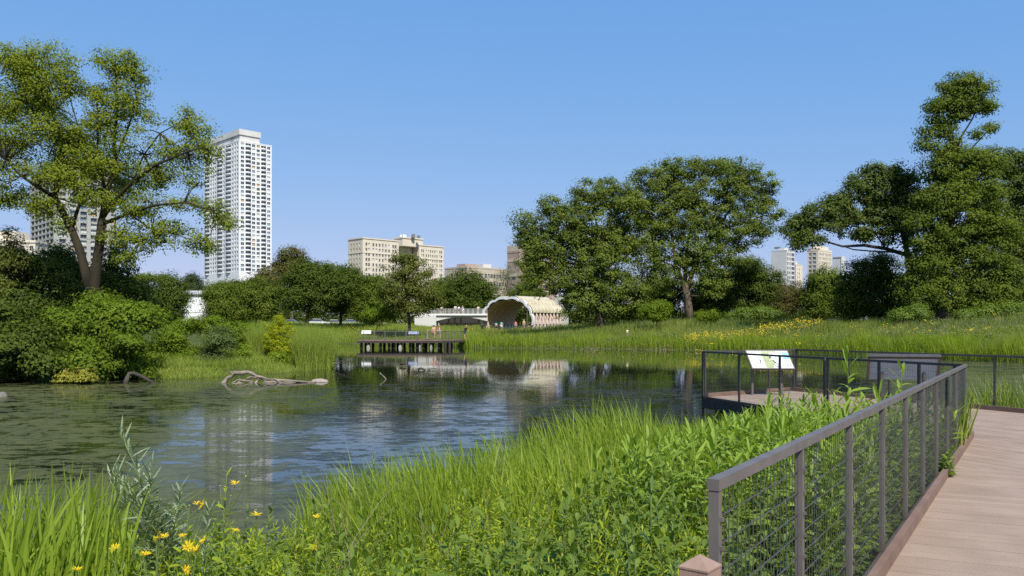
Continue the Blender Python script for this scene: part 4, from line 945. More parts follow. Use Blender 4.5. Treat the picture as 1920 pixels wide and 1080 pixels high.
T("park_tree", "small olive tan tree beside the foot of the white apartment tower", "tree", 500, 165, [(498, 518, 18, 16), (488, 530, 20, 14), (510, 532, 18, 16)], 'tan', .45, .55, 130, 60, 1.2, tr=.2, seed=20, group=wood_g)
T("park_tree", "round olive tan tree rising behind the dark round tree", "tree", 548, 205, [(546, 482, 24, 18), (535, 498, 22, 18), (562, 497, 20, 18), (548, 515, 30, 20)], 'tan', .55, .55, 200, 60, 1.5, tr=.3, seed=21, group=wood_g)
T("park_tree", "large dark round tree in front of the cream apartment block, left of its twin", "tree", 575, 148, [(565, 530, 42, 28), (600, 522, 40, 28), (548, 558, 34, 26), (590, 560, 44, 26), (625, 540, 30, 30), (575, 505, 30, 16)], 'dark', .42, .55, 520, 60, 1.25, tr=.34, bark='darkbark', seed=22, group=wood_g, fork=.3)
T("park_tree", "dark round tree with a dark trunk, right of its larger twin", "tree", 638, 152, [(640, 530, 34, 28), (665, 545, 30, 28), (645, 562, 36, 24), (618, 512, 26, 18), (655, 515, 24, 16)], 'dark', .42, .55, 360, 60, 1.25, tr=.3, bark='darkbark', seed=23, group=wood_g, fork=.3)
T("park_tree", "mid green tree with a low skirt between the dark round trees and the olive tree", "tree", 700, 150, [(700, 560, 28, 26), (705, 535, 24, 22), (690, 580, 30, 16), (718, 570, 22, 20)], 'mid', .42, .55, 260, 60, 1.15, tr=.22, seed=24, group=wood_g, fork=.2)
T("park_tree", "olive green tree with a ragged open top before the cream apartment block", "tree", 768, 128, [(752, 485, 20, 14), (775, 492, 24, 14), (730, 500, 14, 8), (795, 510, 20, 12), (765, 512, 34, 16), (755, 540, 38, 24), (795, 545, 34, 24), (740, 570, 26, 18), (780, 575, 30, 14), (815, 560, 20, 18), (722, 545, 16, 16)],
  'olive', .34, .55, 430, 50, 1.0, tr=.3, bark='darkbark', seed=25, group=wood_g, gap=.35, fork=.25)
T("park_tree", "deep green tree behind the footbridge, right of the ragged olive tree", "tree", 835, 185, [(830, 545, 26, 24), (812, 560, 22, 20), (845, 565, 26, 18)], 'mid', .5, .55, 200, 60, 1.4, tr=.25, seed=26, group=wood_g)
T("park_tree", "dark rounded tree rising behind the footbridge railing", "tree", 885, 182, [(880, 530, 32, 22), (900, 550, 32, 22), (865, 555, 30, 22), (890, 572, 40, 14), (918, 565, 20, 16)], 'dark', .5, .55, 340, 60, 1.4, tr=.25, seed=27, group=wood_g)
T("pale_tree", "thin pale tree with sparse leaves left of the big spreading tree", "tree", 952, 200, [(945, 520, 18, 16), (958, 540, 18, 14), (935, 545, 14, 16), (950, 505, 10, 10)], 'pale', .4, .45, 80, 30, 1.2, tr=.18, seed=28, gap=.5, group=wood_g)
T("park_tree", "small fresh green tree behind the crest of the pavilion roof", "tree", 988, 178, [(985, 540, 20, 18), (995, 520, 16, 18), (975, 555, 24, 12), (1005, 550, 16, 12)], 'mid', .42, .55, 150, 50, 1.1, tr=.18, seed=29, group=wood_g)
T("shrub", "light green bushy shrub at the meadow edge under the dark round trees", "shrub", 705, 133, [(700, 590, 18, 11), (725, 583, 16, 13), (690, 598, 16, 8)], 'shrub', .3, .55, 130, 50, .8, tr=.08, seed=30)
# big centre trees
T("spreading_tree", "big spreading dark green tree overhanging the pavilion roof", "tree", 1128, 124,
  [(985, 420, 26, 22), (1010, 440, 38, 26), (988, 452, 24, 20), (1004, 488, 26, 22), (986, 496, 16, 16), (1040, 395, 34, 30), (1060, 425, 40, 34), (1105, 370, 40, 30), (1150, 365, 42, 28), (1178, 385, 34, 36), (1110, 420, 50, 36), (1080, 470, 50, 36), (1030, 475, 36, 28), (1000, 468, 24, 18), (1140, 470, 52, 40),
   (1100, 520, 54, 36), (1050, 520, 34, 26), (1012, 515, 20, 18), (1150, 530, 46, 38), (1090, 565, 44, 30), (1140, 575, 44, 24), (1185, 555, 32, 36), (1000, 540, 14, 12), (1170, 440, 46, 40, 3)],
  'cotton', .36, .7, 1150, 62, 1.05, tr=.55, bark='darkbark', seed=31, gap=.22, fork=.28, tw=5)
T("spreading_tree", "tallest pale green spreading tree with a thick ridged trunk in the centre right", "tree", 1292, 127,
  [(1215, 335, 32, 22), (1255, 318, 40, 24), (1305, 312, 40, 20), (1350, 308, 40, 18), (1395, 325, 38, 24), (1430, 345, 26, 22), (1240, 365, 48, 32), (1300, 355, 54, 36), (1365, 360, 50, 36), (1420, 380, 36, 26), (1455, 400, 18, 12), (1230, 415, 44, 34),
   (1290, 415, 60, 42), (1360, 420, 52, 38), (1412, 430, 30, 24), (1436, 425, 16, 16), (1220, 470, 40, 36), (1270, 480, 50, 36), (1330, 480, 46, 36), (1380, 475, 32, 26), (1240, 525, 40, 30), (1330, 530, 40, 30), (1205, 385, 30, 34)],
  'cotton', .36, .65, 1200, 60, 1.05, tr=.62, bark='bark', seed=32, gap=.25, fork=.3, tw=5,
  limbs=[([(1293, 606), (1291, 580), (1288, 555), (1284, 530)], .72, .5), ([(1286, 545), (1268, 500), (1262, 460), (1255, 400), (1250, 340)], .38, .08), ([(1287, 550), (1300, 505), (1320, 470), (1345, 430), (1370, 390), (1400, 340)], .40, .08), ([(1284, 530), (1288, 470), (1300, 400), (1310, 330)], .36, .07),
         ([(1345, 430), (1390, 420), (1430, 405), (1455, 400)], .16, .04), ([(1320, 470), (1355, 475), (1385, 470)], .14, .04), ([(1262, 460), (1235, 430), (1215, 390)], .16, .04), ([(1268, 500), (1240, 490), (1220, 470)], .13, .04)])
T("dark_tree", "dark low tree in the shade behind the thick ridged trunk", "tree", 1350, 140, [(1345, 545, 36, 32), (1375, 525, 34, 34), (1335, 575, 34, 18), (1310, 560, 30, 28)], 'dark', .4, .55, 370, 60, 1.15, bark='darkbark', tr=.25, seed=33)
T("dark_tree", "dark green rounded tree stepping down right of the tallest spreading tree", "tree", 1418, 136, [(1410, 515, 34, 30), (1440, 535, 28, 28), (1400, 555, 40, 28), (1445, 565, 26, 20), (1415, 580, 36, 12)], 'dark', .4, .55, 400, 60, 1.15, bark='darkbark', tr=.25, seed=34)
T("dark_tree", "dark shaded tree filling the gap between the two spreading trees", "tree", 1222, 142, [(1215, 560, 34, 34), (1245, 575, 28, 20), (1200, 590, 30, 12), (1255, 545, 26, 26), (1170, 590, 30, 12)], 'dark', .4, .55, 330, 60, 1.15, bark='darkbark', tr=.25, seed=35)
T("shrub", "bright round shrub in front of the thick ridged trunk", "shrub", 1230, 112, [(1218, 585, 18, 13), (1243, 580, 15, 14), (1230, 574, 16, 9), (1240, 592, 20, 8)], 'shrub', .28, .55, 150, 55, .7, tr=.06, seed=36)
T("shrub", "small bright green bush right of the thick ridged trunk", "shrub", 1325, 115, [(1318, 592, 14, 9), (1335, 590, 12, 10)], 'shrub', .26, .55, 60, 50, .6, tr=.05, seed=37)
T("shrub", "low green thicket under the stepped dark tree", "shrub", 1410, 116, [(1395, 590, 24, 9), (1425, 587, 24, 10), (1450, 592, 18, 8), (1370, 594, 16, 6)], 'under', .28, .55, 150, 55, .7, tr=.05, seed=38)
T("grey_shrub", "greyish olive twiggy shrub between dark tree and rounded green tree", "shrub", 1488, 124, [(1482, 552, 26, 20), (1500, 565, 24, 20), (1468, 575, 24, 16)], 'tan', .3, .4, 200, 55, .95, tr=.1, seed=39)
T("park_tree", "rounded fresh green tree under the long oak limb", "tree", 1545, 122, [(1548, 528, 30, 26), (1530, 555, 26, 28), (1562, 560, 28, 28), (1545, 582, 34, 14)], 'mid', .36, .55, 330, 60, 1.05, tr=.2, seed=40, fork=.2)
T("dark_tree", "dark thicket tree with bare pale twigs under the oak", "tree", 1635, 108, [(1610, 520, 34, 32), (1650, 510, 34, 34), (1680, 545, 34, 34), (1620, 560, 38, 30), (1590, 555, 26, 30), (1660, 580, 40, 16), (1600, 585, 30, 14)], 'dark', .34, .55, 520, 60, 1.05, tr=.22, seed=41, bark='bark', gap=.35)
T("oak_tree", "broad oak with a long bare limb reaching left over the skyline", "tree", 1712, 101,
  [(1492, 428, 24, 20), (1520, 412, 26, 22), (1552, 392, 26, 20), (1512, 445, 22, 16), (1582, 375, 28, 20), (1612, 345, 30, 18), (1650, 322, 34, 14), (1690, 335, 34, 24), (1640, 365, 36, 22), (1600, 405, 34, 16), (1660, 400, 40, 24), (1565, 425, 26, 14), (1620, 440, 26, 12), (1700, 380, 36, 30), (1690, 440, 34, 26), (1540, 452, 16, 8), (1498, 458, 10, 10)],
  'oak', .34, .7, 620, 55, .95, tr=.4, bark='darkbark', seed=42, gap=.25, tw=4,
  limbs=[([(1712, 610), (1712, 560), (1708, 510), (1700, 470)], .55, .38), ([(1700, 478), (1660, 466), (1620, 460), (1580, 462), (1545, 452), (1515, 440)], .28, .05), ([(1690, 472), (1650, 472), (1600, 468), (1570, 458)], .14, .05), ([(1660, 466), (1640, 435), (1610, 425), (1575, 425)], .12, .04),
         ([(1702, 480), (1690, 430), (1660, 390), (1630, 360), (1615, 345)], .26, .05), ([(1690, 430), (1640, 410), (1590, 400), (1545, 400)], .13, .04), ([(1700, 470), (1700, 400), (1690, 340)], .24, .05), ([(1640, 372), (1600, 375), (1575, 380)], .09, .03)])
T("tall_tree", "tallest dark tree at right with a leaning tuft of foliage above its dense body", "tree", 1765, 95,
  [(1790, 158, 38, 20), (1786, 264, 14, 14), (1792, 218, 24, 13), (1825, 165, 30, 22), (1845, 190, 20, 18), (1765, 195, 30, 26), (1800, 195, 40, 24), (1752, 218, 16, 11), (1744, 250, 19, 13), (1768, 243, 22, 15), (1742, 275, 18, 10), (1778, 283, 30, 15), (1850, 208, 14, 10), (1812, 292, 24, 10), (1856, 239, 18, 5), (1877, 243, 13, 4), (1836, 250, 12, 5),
   (1760, 320, 40, 30), (1810, 310, 44, 30), (1850, 300, 34, 22), (1780, 370, 60, 36), (1840, 360, 46, 40), (1740, 420, 46, 38), (1800, 430, 62, 44), (1860, 430, 44, 50), (1760, 490, 56, 44), (1830, 500, 56, 46), (1720, 540, 34, 34), (1780, 550, 60, 34), (1850, 560, 52, 34), (1735, 470, 30, 30), (1880, 520, 34, 40), (1740, 370, 30, 24)],
  'mid', .33, .62, 1350, 62, .98, tr=.55, bark='darkbark', seed=43, gap=.2, tw=4,
  limbs=[([(1765, 612), (1765, 590), (1768, 540), (1775, 470), (1785, 400), (1790, 330)], .75, .30), ([(1790, 340), (1787, 290), (1783, 240), (1784, 190), (1790, 160)], .24, .05), ([(1789, 310), (1800, 260), (1822, 225), (1840, 190)], .16, .04), ([(1786, 280), (1775, 240), (1765, 200)], .13, .03),
         ([(1790, 320), (1820, 280), (1850, 248), (1875, 240)], .11, .03), ([(1785, 400), (1820, 360), (1850, 310)], .2, .05), ([(1775, 470), (1830, 440), (1865, 430)], .2, .05), ([(1775, 470), (1745, 430), (1740, 380)], .18, .05), ([(1768, 540), (1820, 510), (1870, 520)], .18, .05), ([(1768, 540), (1730, 520)], .15, .05)])
T("oak_tree", "dark oak at the right edge behind the tallest dark tree", "tree", 1935, 112, [(1890, 300, 40, 30), (1925, 330, 40, 40), (1895, 365, 44, 40), (1940, 400, 44, 50), (1900, 440, 44, 44), (1950, 480, 44, 50), (1905, 520, 40, 44), (1950, 555, 44, 34), (1895, 570, 30, 26)], 'oak', .38, .65, 640, 58, 1.1, tr=.55, bark='darkbark', seed=44, gap=.3, fork=.3)
T("shrub", "dark green low bushes around the foot of the tallest dark tree", "shrub", 1830, 92, [(1720, 585, 24, 12), (1810, 590, 18, 9), (1850, 586, 22, 11), (1890, 582, 24, 14), (1690, 590, 22, 9), (1915, 590, 20, 10)], 'under', .25, .55, 280, 55, .65, tr=.05, seed=45)
# far wood behind the trees, reading as one mass
far_l = []
rng = np.random.default_rng(5)
VV = []; QQ = []; TT = []; nb = 0
for px in np.arange(-150, 2250, 20):
    if 335 < px < 388: continue
    Yw = 225 + 25 * rng.random(); h = 588 + rng.uniform(-10, 8) - (14 if px < 330 or px > 1500 else 0)
    pts, out, lob, C_, R_ = crown_points([(px + rng.uniform(-8, 8), h, 20, 20), (px + rng.uniform(-8, 8), h + 14, 22, 16)], Yw, 36, rng, 0)
    N = 45 * len(pts); c = np.repeat(pts, 45, 0) + rng.normal(size=(N, 3)) * .8; c[:, 2] = np.maximum(c[:, 2], 2.5)
    V, Q = leaf_quads(c, np.repeat(out, 45, 0) + np.array((0, 0, .5)) + rng.normal(size=(N, 3)) * .6, .6, .36, rng)
    VV.append(V); QQ.append(Q + nb); nb += len(V); TT.append(np.repeat(np.clip(rng.normal(.5, .25, N), 0, 1), 4))
o = mesh_obj("far_wood", np.concatenate(VV), np.concatenate(QQ), LM['dark'], tone=np.concatenate(TT)); tag(o, "low dark green wood closing the view behind the park trees", "wood", kind="stuff")

# ------------------------------------------------------------------ grasses
def blades(pos, h, w, lean, rng, seg=2, curve=1.0, base_dark=None):
    """tapered curved blades as strips"""
    N = len(pos); a = rng.uniform(0, 2 * np.pi, N); s = np.stack([np.cos(a), np.sin(a), np.zeros(N)], -1)
    V = np.zeros((N, 2 * seg + 1, 3)); lean3 = np.concatenate([lean, np.zeros((N, 1))], 1)
    for i in range(seg + 1):
        t = i / seg; c = pos + np.array((0, 0, 1.)) * (h * (t - .18 * curve * t * t * np.linalg.norm(lean, axis=1)))[:, None] + lean3 * (h * t ** 2)[:, None]
        if i == seg: V[:, -1] = c
        else:
            ww = (w * (1 - .75 * t ** 1.6) / 2)[:, None] * (0.75 + .25 * min(1, t * 4)); V[:, 2 * i] = c - s * ww; V[:, 2 * i + 1] = c + s * ww
    b0 = (np.arange(N) * (2 * seg + 1))[:, None]; fs = []
    Q = np.concatenate([b0 + np.array([[2 * i, 2 * i + 1, 2 * i + 3, 2 * i + 2]]) for i in range(seg - 1)], 0) if seg > 1 else np.zeros((0, 4), int)
    Tt = b0 + np.array([[2 * seg - 2, 2 * seg - 1, 2 * seg]])
    return V.reshape(-1, 3), [Q.astype(int), Tt.astype(int)] if len(Q) else [Tt.astype(int)], 2 * seg + 1
def grass(name, label, pos, h, w, lean, lm, rng, seg=2, tone=None, cat="grass"):
    V, Fc, k = blades(pos, h, w, lean, rng, seg)
    if tone is None: tone = rng.uniform(0, 1, len(pos))
    o = mesh_obj(name, V, Fc, LM[lm], tone=np.repeat(np.clip(tone, 0, 1), k)); return tag(o, label, cat, kind="stuff")
def scat(n, px0, px1, Y0, Y1, rng, smin=None, smax=None, mode=1.0):
    """ground points seen between two columns; smin/smax: distance from the waterline"""
    px = rng.uniform(px0, px1, n); u = rng.uniform(0, 1, n); Y = 1 / (1 / Y0 + (1 / Y1 - 1 / Y0) * u) if mode == 1 else Y0 + (Y1 - Y0) * u
    X = (px - CX) / F * Y; s = sdist(X, Y); k = np.ones(n, bool)
    if smin is not None: k &= s > smin
    if smax is not None: k &= s < smax
    X, Y, s = X[k], Y[k], s[k]; return np.stack([X, Y, tz(X, Y) - .03], -1), s
def patchy(p, f, ph=0.): return .5 + .25 * np.sin(p[:, 0] * f + ph + 1.7 * np.sin(p[:, 1] * f * .7)) + .25 * np.sin(p[:, 1] * f * 1.3 + ph * 2 + 1.3 * np.sin(p[:, 0] * f * .6))
rng = np.random.default_rng(21)
# meadow right and centre
p, s = scat(330000, 860, 2050, 48, 150, rng, .2); n = len(p); pt = patchy(p, .35)
h = rng.uniform(.4, 1.15, n) * (.6 + .45 * pt + .45 * patchy(p, .9, 3)); grass("meadow_grass", "tall mixed green and straw meadow grass rising from the far bank to the trees", p, h, rng.uniform(.02, .05, n) * (p[:, 1] / 75), rng.normal(0, .22, (n, 2)), 'meadow', rng, tone=.12 + .35 * pt + .38 * patchy(p, 1.1, 9) * patchy(p, .23, 4) + rng.uniform(0, .5, n) ** 1.6)
p, s = scat(60000, 860, 2050, 50, 125, rng, .8); k = patchy(p, .42, 7) * patchy(p, .17, 2) > .30; p = p[k]; n = len(p)
grass("blue_green_grass", "patches of blue green grass in the far meadow", p, rng.uniform(.8, 1.5, n), rng.uniform(.03, .06, n) * (p[:, 1] / 75), rng.normal(0, .2, (n, 2)), 'bluegrass', rng)
p, s = scat(190000, 855, 2050, 48, 112, rng, -.25, 5.5); n = len(p); pt = patchy(p, .8, 1)
h = rng.uniform(.8, 1.7, n) * (.6 + .75 * pt) * np.where(s > 3, .8, 1); grass("bank_reeds", "bright green reeds along the far waterline of the pond", p, h, rng.uniform(.025, .06, n) * (p[:, 1] / 75), rng.normal(0, .16, (n, 2)), 'reed', rng, tone=.15 + .5 * pt + rng.uniform(-.2, .35, n))
# meadow behind the distant overlook
p, s = scat(150000, 380, 900, 100, 172, rng, .2); n = len(p); pt = patchy(p, .3, 2)
grass("lawn_meadow", "light green meadow behind the distant overlook, rising to the dark round trees", p, rng.uniform(.5, 1.2, n) * (.6 + .7 * pt), rng.uniform(.05, .12, n), rng.normal(0, .2, (n, 2)), 'spit', rng, tone=.2 + .5 * pt + rng.uniform(-.1, .3, n))
# spit grass
p, s = scat(90000, 470, 640, 41, 66, rng, -.1); k = (p[:, 0] > -24) ; p = p[k]; s = s[k]; n = len(p); pt = patchy(p, .7, 3)
k = ((p[:, 1] > 44.2) | (rng.uniform(0, 1, n) < .12)) & ((p[:, 1] > 49) | (p[:, 0] / p[:, 1] * F + CX > 556)); p = p[k]; pt = pt[k]; n = len(p)
h = np.where(p[:, 1] > 44.2, rng.uniform(1.2, 2.7, n) * (.65 + .5 * pt), rng.uniform(.15, .4, n)); grass("spit_grass", "tall feathery light green grass on the end of the spit", p, h, rng.uniform(.014, .03, n), rng.normal(0, .16, (n, 2)) - np.array((.05, 0)), 'spit', rng, tone=.2 + .4 * pt + rng.uniform(-.1, .4, n))
p, s = scat(60000, 270, 560, 35.5, 60, rng, -.1); n = len(p); pt = patchy(p, .9, 4)
grass("bank_grass", "mixed low weeds and grass under the shrubs of the spit", p, rng.uniform(.15, .5, n) * (.6 + .8 * pt) * np.where(s < 1.5, .5, 1.2), rng.uniform(.015, .035, n), rng.normal(0, .35, (n, 2)), 'spit', rng, tone=.1 + .5 * pt + rng.uniform(-.1, .4, n))
p, s = scat(22000, -60, 330, 36, 60, rng, 1.6); n = len(p)
grass("undergrowth", "dark weeds on the ground under the left bank shrubs", p, rng.uniform(.2, .7, n), rng.uniform(.02, .05, n), rng.normal(0, .4, (n, 2)), 'dark', rng)
# wildflowers in the meadow
def flowers(name, label, pts, size, lm, rng, lift, per=7, sp=.25):
    n = len(pts); c = np.repeat(pts + np.array((0, 0, 1.)) * lift[:, None], per, 0); N = len(c); c = c + rng.normal(size=(N, 3)) * np.array((sp, sp, sp * .5))
    V, Q = leaf_quads(c, np.array((0, -.5, .8)) + rng.normal(size=(N, 3)) * .4, size, size * .9, rng); o = mesh_obj(name, V, Q, LM[lm], tone=np.repeat(rng.uniform(0, 1, N), 4)); return tag(o, label, "flowers", kind="stuff")
def band_pts(n, px0, px1, y0f, spread, rng):
    px = rng.uniform(px0, px1, n); Y = np.array([y0f(q) for q in px]) + rng.normal(0, spread, n); X = (px - CX) / F * Y; return np.stack([X, Y, tz(X, Y)], -1)
q = band_pts(330, 1285, 1540, lambda x: 90 + 15 * (x - 1285) / 255., 3.0, rng)[:200]; flowers("yellow_wildflowers", "drift of yellow wildflowers across the meadow right of centre", q, .12, 'petal', rng, rng.uniform(.7, 1.1, len(q)), 6, .35)
q = band_pts(90, 560, 960, lambda x: 128 + 20 * ((x * 7.3) % 13) / 13, 8, rng); flowers("yellow_wildflowers", "yellow wildflowers scattered in the meadow behind the distant overlook", q[:60], .13, 'petal', rng, rng.uniform(.5, 1.1, 60), 5, .4)
q = band_pts(34, 1300, 1900, lambda x: 78 + 14 * ((x * 3.7) % 11) / 11, 5, rng); flowers("yellow_wildflowers", "sparse yellow wildflowers dotted over the near slope of the meadow", q, .12, 'petal', rng, rng.uniform(.8, 1.15, len(q)), 7, .2)
q = band_pts(140, 1730, 2000, lambda x: 72 + 10 * ((x * 5.1) % 7) / 7, 5, rng); flowers("white_wildflowers", "haze of whitish wildflowers on the meadow slope at the right", q, .055, 'whitefl', rng, rng.uniform(.8, 1.15, len(q)), 9, .3)
q = band_pts(130, 1000, 1900, lambda x: 74 + 22 * ((x * 2.9) % 17) / 17, 6, rng); flowers("pink_seed_heads", "dull pink seed heads among the meadow grass", q, .09, 'pinkfl', rng, rng.uniform(.8, 1.2, len(q)), 9, .35)
# leafy forbs in the meadow
p, s = scat(4200, 860, 2050, 50, 120, rng, .6); k = patchy(p, .5, 5) > .55; p = p[k]; n = len(p); c = np.repeat(p, 34, 0) + rng.normal(size=(34 * n, 3)) * np.array((.45, .45, .28)) + np.array((0, 0, .6))
V, Q = leaf_quads(c, np.array((0, 0, .6)) + rng.normal(size=(len(c), 3)) * .6, .17, .09, rng); o = mesh_obj("meadow_forbs", V, Q, LM['shrub'], tone=np.repeat(np.repeat(rng.uniform(0, 1, n), 34) * .6 + rng.uniform(0, .4, len(c)), 4)); tag(o, "leafy green forbs clumped in the meadow grass", "meadow plants", kind="stuff")
# ------------------------------------------------------------------ near plants
def near_leaves(base, az, pitch, L, W, droop, tone, twist=None):
    """long leaves: 5 cross-sections x 3 points, folded along the midrib"""
    base = np.asarray(base, float); N = len(base); S = np.array((0, .22, .5, .78, 1.)); PW = np.array((.22, .85, 1., .62, .02))
    dh = np.stack([np.cos(az), np.sin(az), np.zeros(N)], -1); sd = np.stack([-np.sin(az), np.cos(az), np.zeros(N)], -1)
    if twist is not None: sd = sd * np.cos(twist)[:, None] + np.array((0, 0, 1.)) * np.sin(twist)[:, None]
    V = np.zeros((N, 5, 3, 3)); up = np.array((0, 0, 1.))
    for i, s in enumerate(S):
        c = base + dh * (L * s * np.cos(pitch) * (1 - .25 * droop * s))[:, None] + up * (L * (s * np.sin(pitch) - droop * s * s))[:, None]
        w = (W * PW[i] / 2)[:, None]; V[:, i, 1] = c; V[:, i, 0] = c - sd * w + up * w * .35; V[:, i, 2] = c + sd * w + up * w * .35
    b0 = (np.arange(N) * 15)[:, None]; Q = np.concatenate([b0 + np.array([[3 * i + j, 3 * i + j + 1, 3 * i + j + 4, 3 * i + j + 3]]) for i in range(4) for j in range(2)], 0)
    return V.reshape(-1, 3), Q, np.repeat(tone, 15)
class LeafSet:
    def __init__(s): s.a = []
    def add(s, base, az, pitch, L, W, droop, tone): s.a.append((*base, az, pitch, L, W, droop, tone))
    def arr(s): return np.array(s.a)
    def build(s, name, m, parent=None, **kw):
        a = s.arr(); V, Q, t = near_leaves(a[:, :3], a[:, 3], a[:, 4], a[:, 5], a[:, 6], a[:, 7], a[:, 8], twist=np.random.default_rng(3).normal(0, .35, len(a)))
        o = mesh_obj(name, V, Q, m, parent, tone=np.clip(t, 0, 1), smooth=False)
        if kw: tag(o, **kw)
        return o
def stem_path(b, h, lean, rng, k=6):
    b = np.array(b, float); wob = rng.normal(0, .015 * h, (k, 2)); wob[0] = 0
    return [b + np.array((lean[0] * h * (i / (k - 1)) ** 1.6 + wob[i, 0], lean[1] * h * (i / (k - 1)) ** 1.6 + wob[i, 1], h * i / (k - 1))) for i in range(k)]
def along(path, t): 
    f = t * (len(path) - 1); i = min(int(f), len(path) - 2); return path[i] + (path[i + 1] - path[i]) * (f - i)
def leafy_stem(ls, st, b, h, lean, rng, n=22, L=.12, W=.03, pitch=.5, droop=.35, t0=.15, r=.005, tip=.45, whorl=2, taper=.5, tone0=.5):
    path = stem_path(b, h, lean, rng); st.tube(path, [r * (1 - .6 * i / 5) for i in range(6)], 5); a = rng.uniform(0, 6.28)
    for i in range(n):
        t = t0 + (1 - t0) * (i / max(1, n - 1)); c = along(path, t); a += 2.4 if whorl == 1 else (math.pi if i % 2 else math.pi / 2 + .3)
        k = 1 - taper * max(0, (t - .55) / .45); p = pitch + (1.25 - pitch) * max(0, (t - .8) / .2) * .8
        ls.add(c, a + rng.normal(0, .25), p + rng.normal(0, .18), L * k * rng.uniform(.75, 1.2), W * k * rng.uniform(.8, 1.2), droop * (1 - .6 * t) * rng.uniform(.6, 1.4), tone0 + rng.uniform(-.3, .3) + .25 * (t - .5))
    return path
rng = np.random.default_rng(77); random.seed(77)
def fence_side(p): return (p[:, 0] - F0[0]) * FN[0] + (p[:, 1] - F0[1]) * FN[1]       # >0 on the deck side
def off_deck(p, m=.12):
    e = fence_side(p); al = (p[:, 0] - F0[0]) * FD[0] + (p[:, 1] - F0[1]) * FD[1]
    f1 = (e < -m) ; n2 = np.array((AE[1], -AE[0])); e2_ = (p[:, 0] - A[0]) * n2[0] + (p[:, 1] - A[1]) * n2[1]
    return f1 & ((p[:, 1] < 11.9) | (e2_ * np.sign(np.dot(np.array((4., 12.)) - A, n2)) > m))
# --- sword leaved iris and sedge at the shore
def iris(px0, px1, Y0, Y1, n, hr, wr, name, label, lean=(-.10, 0), smin=-1.0, smax=2.2, lm='iris', sd=.14, hp=None, clump=True):
    p, s = scat(n, px0, px1, Y0, Y1, rng, smin, smax, mode=0); p = p[off_deck(p, .15)]; p[:, 2] = np.maximum(p[:, 2], -.1); n = len(p)
    if clump: p[:, :2] += .16 * np.sin(p[:, [1, 0]] * 9.0)
    pt = patchy(p, 1.3, .6); h = rng.uniform(hr[0], hr[1], n) * (.72 + .45 * pt)
    if hp is not None: h *= hp(p)
    pq = CX + F * p[:, 0] / p[:, 1]; cap = EYE - (np.interp(pq, [1150, 1240, 1330, 1420, 1480], [600, 770, 775, 760, 740]) - HY) / F * p[:, 1] - p[:, 2]; h = np.where(pq > 1150, np.minimum(h, np.maximum(cap, .15) * rng.uniform(.75, 1.03, n)), h)
    l = rng.normal(0, sd, (n, 2)) + np.array(lean); bend = rng.uniform(0, 1, n) < .07; l[bend] *= 4.0
    return grass(name, label, p, h, rng.uniform(wr[0], wr[1], n), l, lm, rng, seg=5, tone=.1 + .35 * pt + rng.uniform(0, .5, n), cat="reeds")
iris(590, 1420, 6.7, 13.8, 9800, (.70, 1.36), (.012, .027), "iris_leaves", "thick stand of bright green sword shaped leaves along the near shore", smin=-1.3, smax=3.6, hp=lambda p: np.clip(.70 + .045 * (p[:, 1] - 6.5) + .03 * p[:, 0], .6, 1.0))
iris(1240, 1500, 11.5, 16.0, 1800, (.35, .62), (.014, .026), "iris_leaves", "sword shaped green leaves at the foot of the overlook deck", smin=-1.0, smax=2.5)
iris(-60, 225, 5.2, 7.4, 520, (.55, 1.12), (.018, .036), "iris_leaves", "tuft of tall green sword shaped leaves in the lower left corner", lean=(.06, 0), smin=-1.2, smax=4)
iris(230, 640, 5.8, 7.8, 700, (.35, .62), (.006, .012), "sedge_tufts", "thin arching green sedge between the yellow flowers and the water", lean=(.1, 0), smin=-.6, smax=4, sd=.3)
iris(620, 1350, 4.6, 8.0, 6500, (.35, .75), (.004, .009), "sedge_tufts", "fine yellow green sedge below the sword shaped leaves", smin=.2, smax=9, sd=.3, clump=False)
iris(640, 1420, 7.6, 13.8, 420, (1.1, 1.62), (.010, .018), "iris_leaves", "single tall blades standing above the near sword shaped leaves", smin=-1.0, smax=3., sd=.2, hp=lambda p: np.clip(.66 + .05 * (p[:, 1] - 6.5) + .02 * p[:, 0], .6, .95), clump=False)
# reeds beyond the boardwalk at the right edge and a tuft inside the fence corner
def tuft(name, label, x, y, rad, n, h, w, z=0., lean=(0, 0), sd=.16, lm='iris'):
    a = rng.uniform(0, 6.28, n); r = rad * np.sqrt(rng.uniform(0, 1, n)); p = np.stack([x + r * np.cos(a), y + r * np.sin(a), np.full(n, z)], -1)
    o = grass(name, label, p, rng.uniform(h[0], h[1], n), rng.uniform(w[0], w[1], n), rng.normal(0, sd, (n, 2)) + np.array(lean) + .22 * np.stack([np.cos(a), np.sin(a)], -1) * (r / rad)[:, None], lm, rng, seg=5, cat="reeds")
    del o["kind"]; return o
tuft("reed_clump", "clump of dark green reeds standing in water behind the boardwalk at the right edge", 10.45, 17.0, .8, 520, (.9, 1.6), (.016, .032), -.1, sd=.22)
for t_, n_, h_ in ((9.5, 46, .6), (10.1, 60, .8), (10.6, 50, 1.0)):
    q_ = F0 + FD * t_ + FN * -.04
    tuft("reed_clump", {9.5: "low tuft of sword leaves at the railing foot, nearest of the three by the corner", 10.1: "middle tuft of sword leaves at the railing foot by the corner", 10.6: "tallest tuft of sword leaves right in the railing corner"}[t_], q_[0], q_[1], .13, n_, (.5 * h_, 1.0 * h_), (.014, .026), .55, sd=.07)
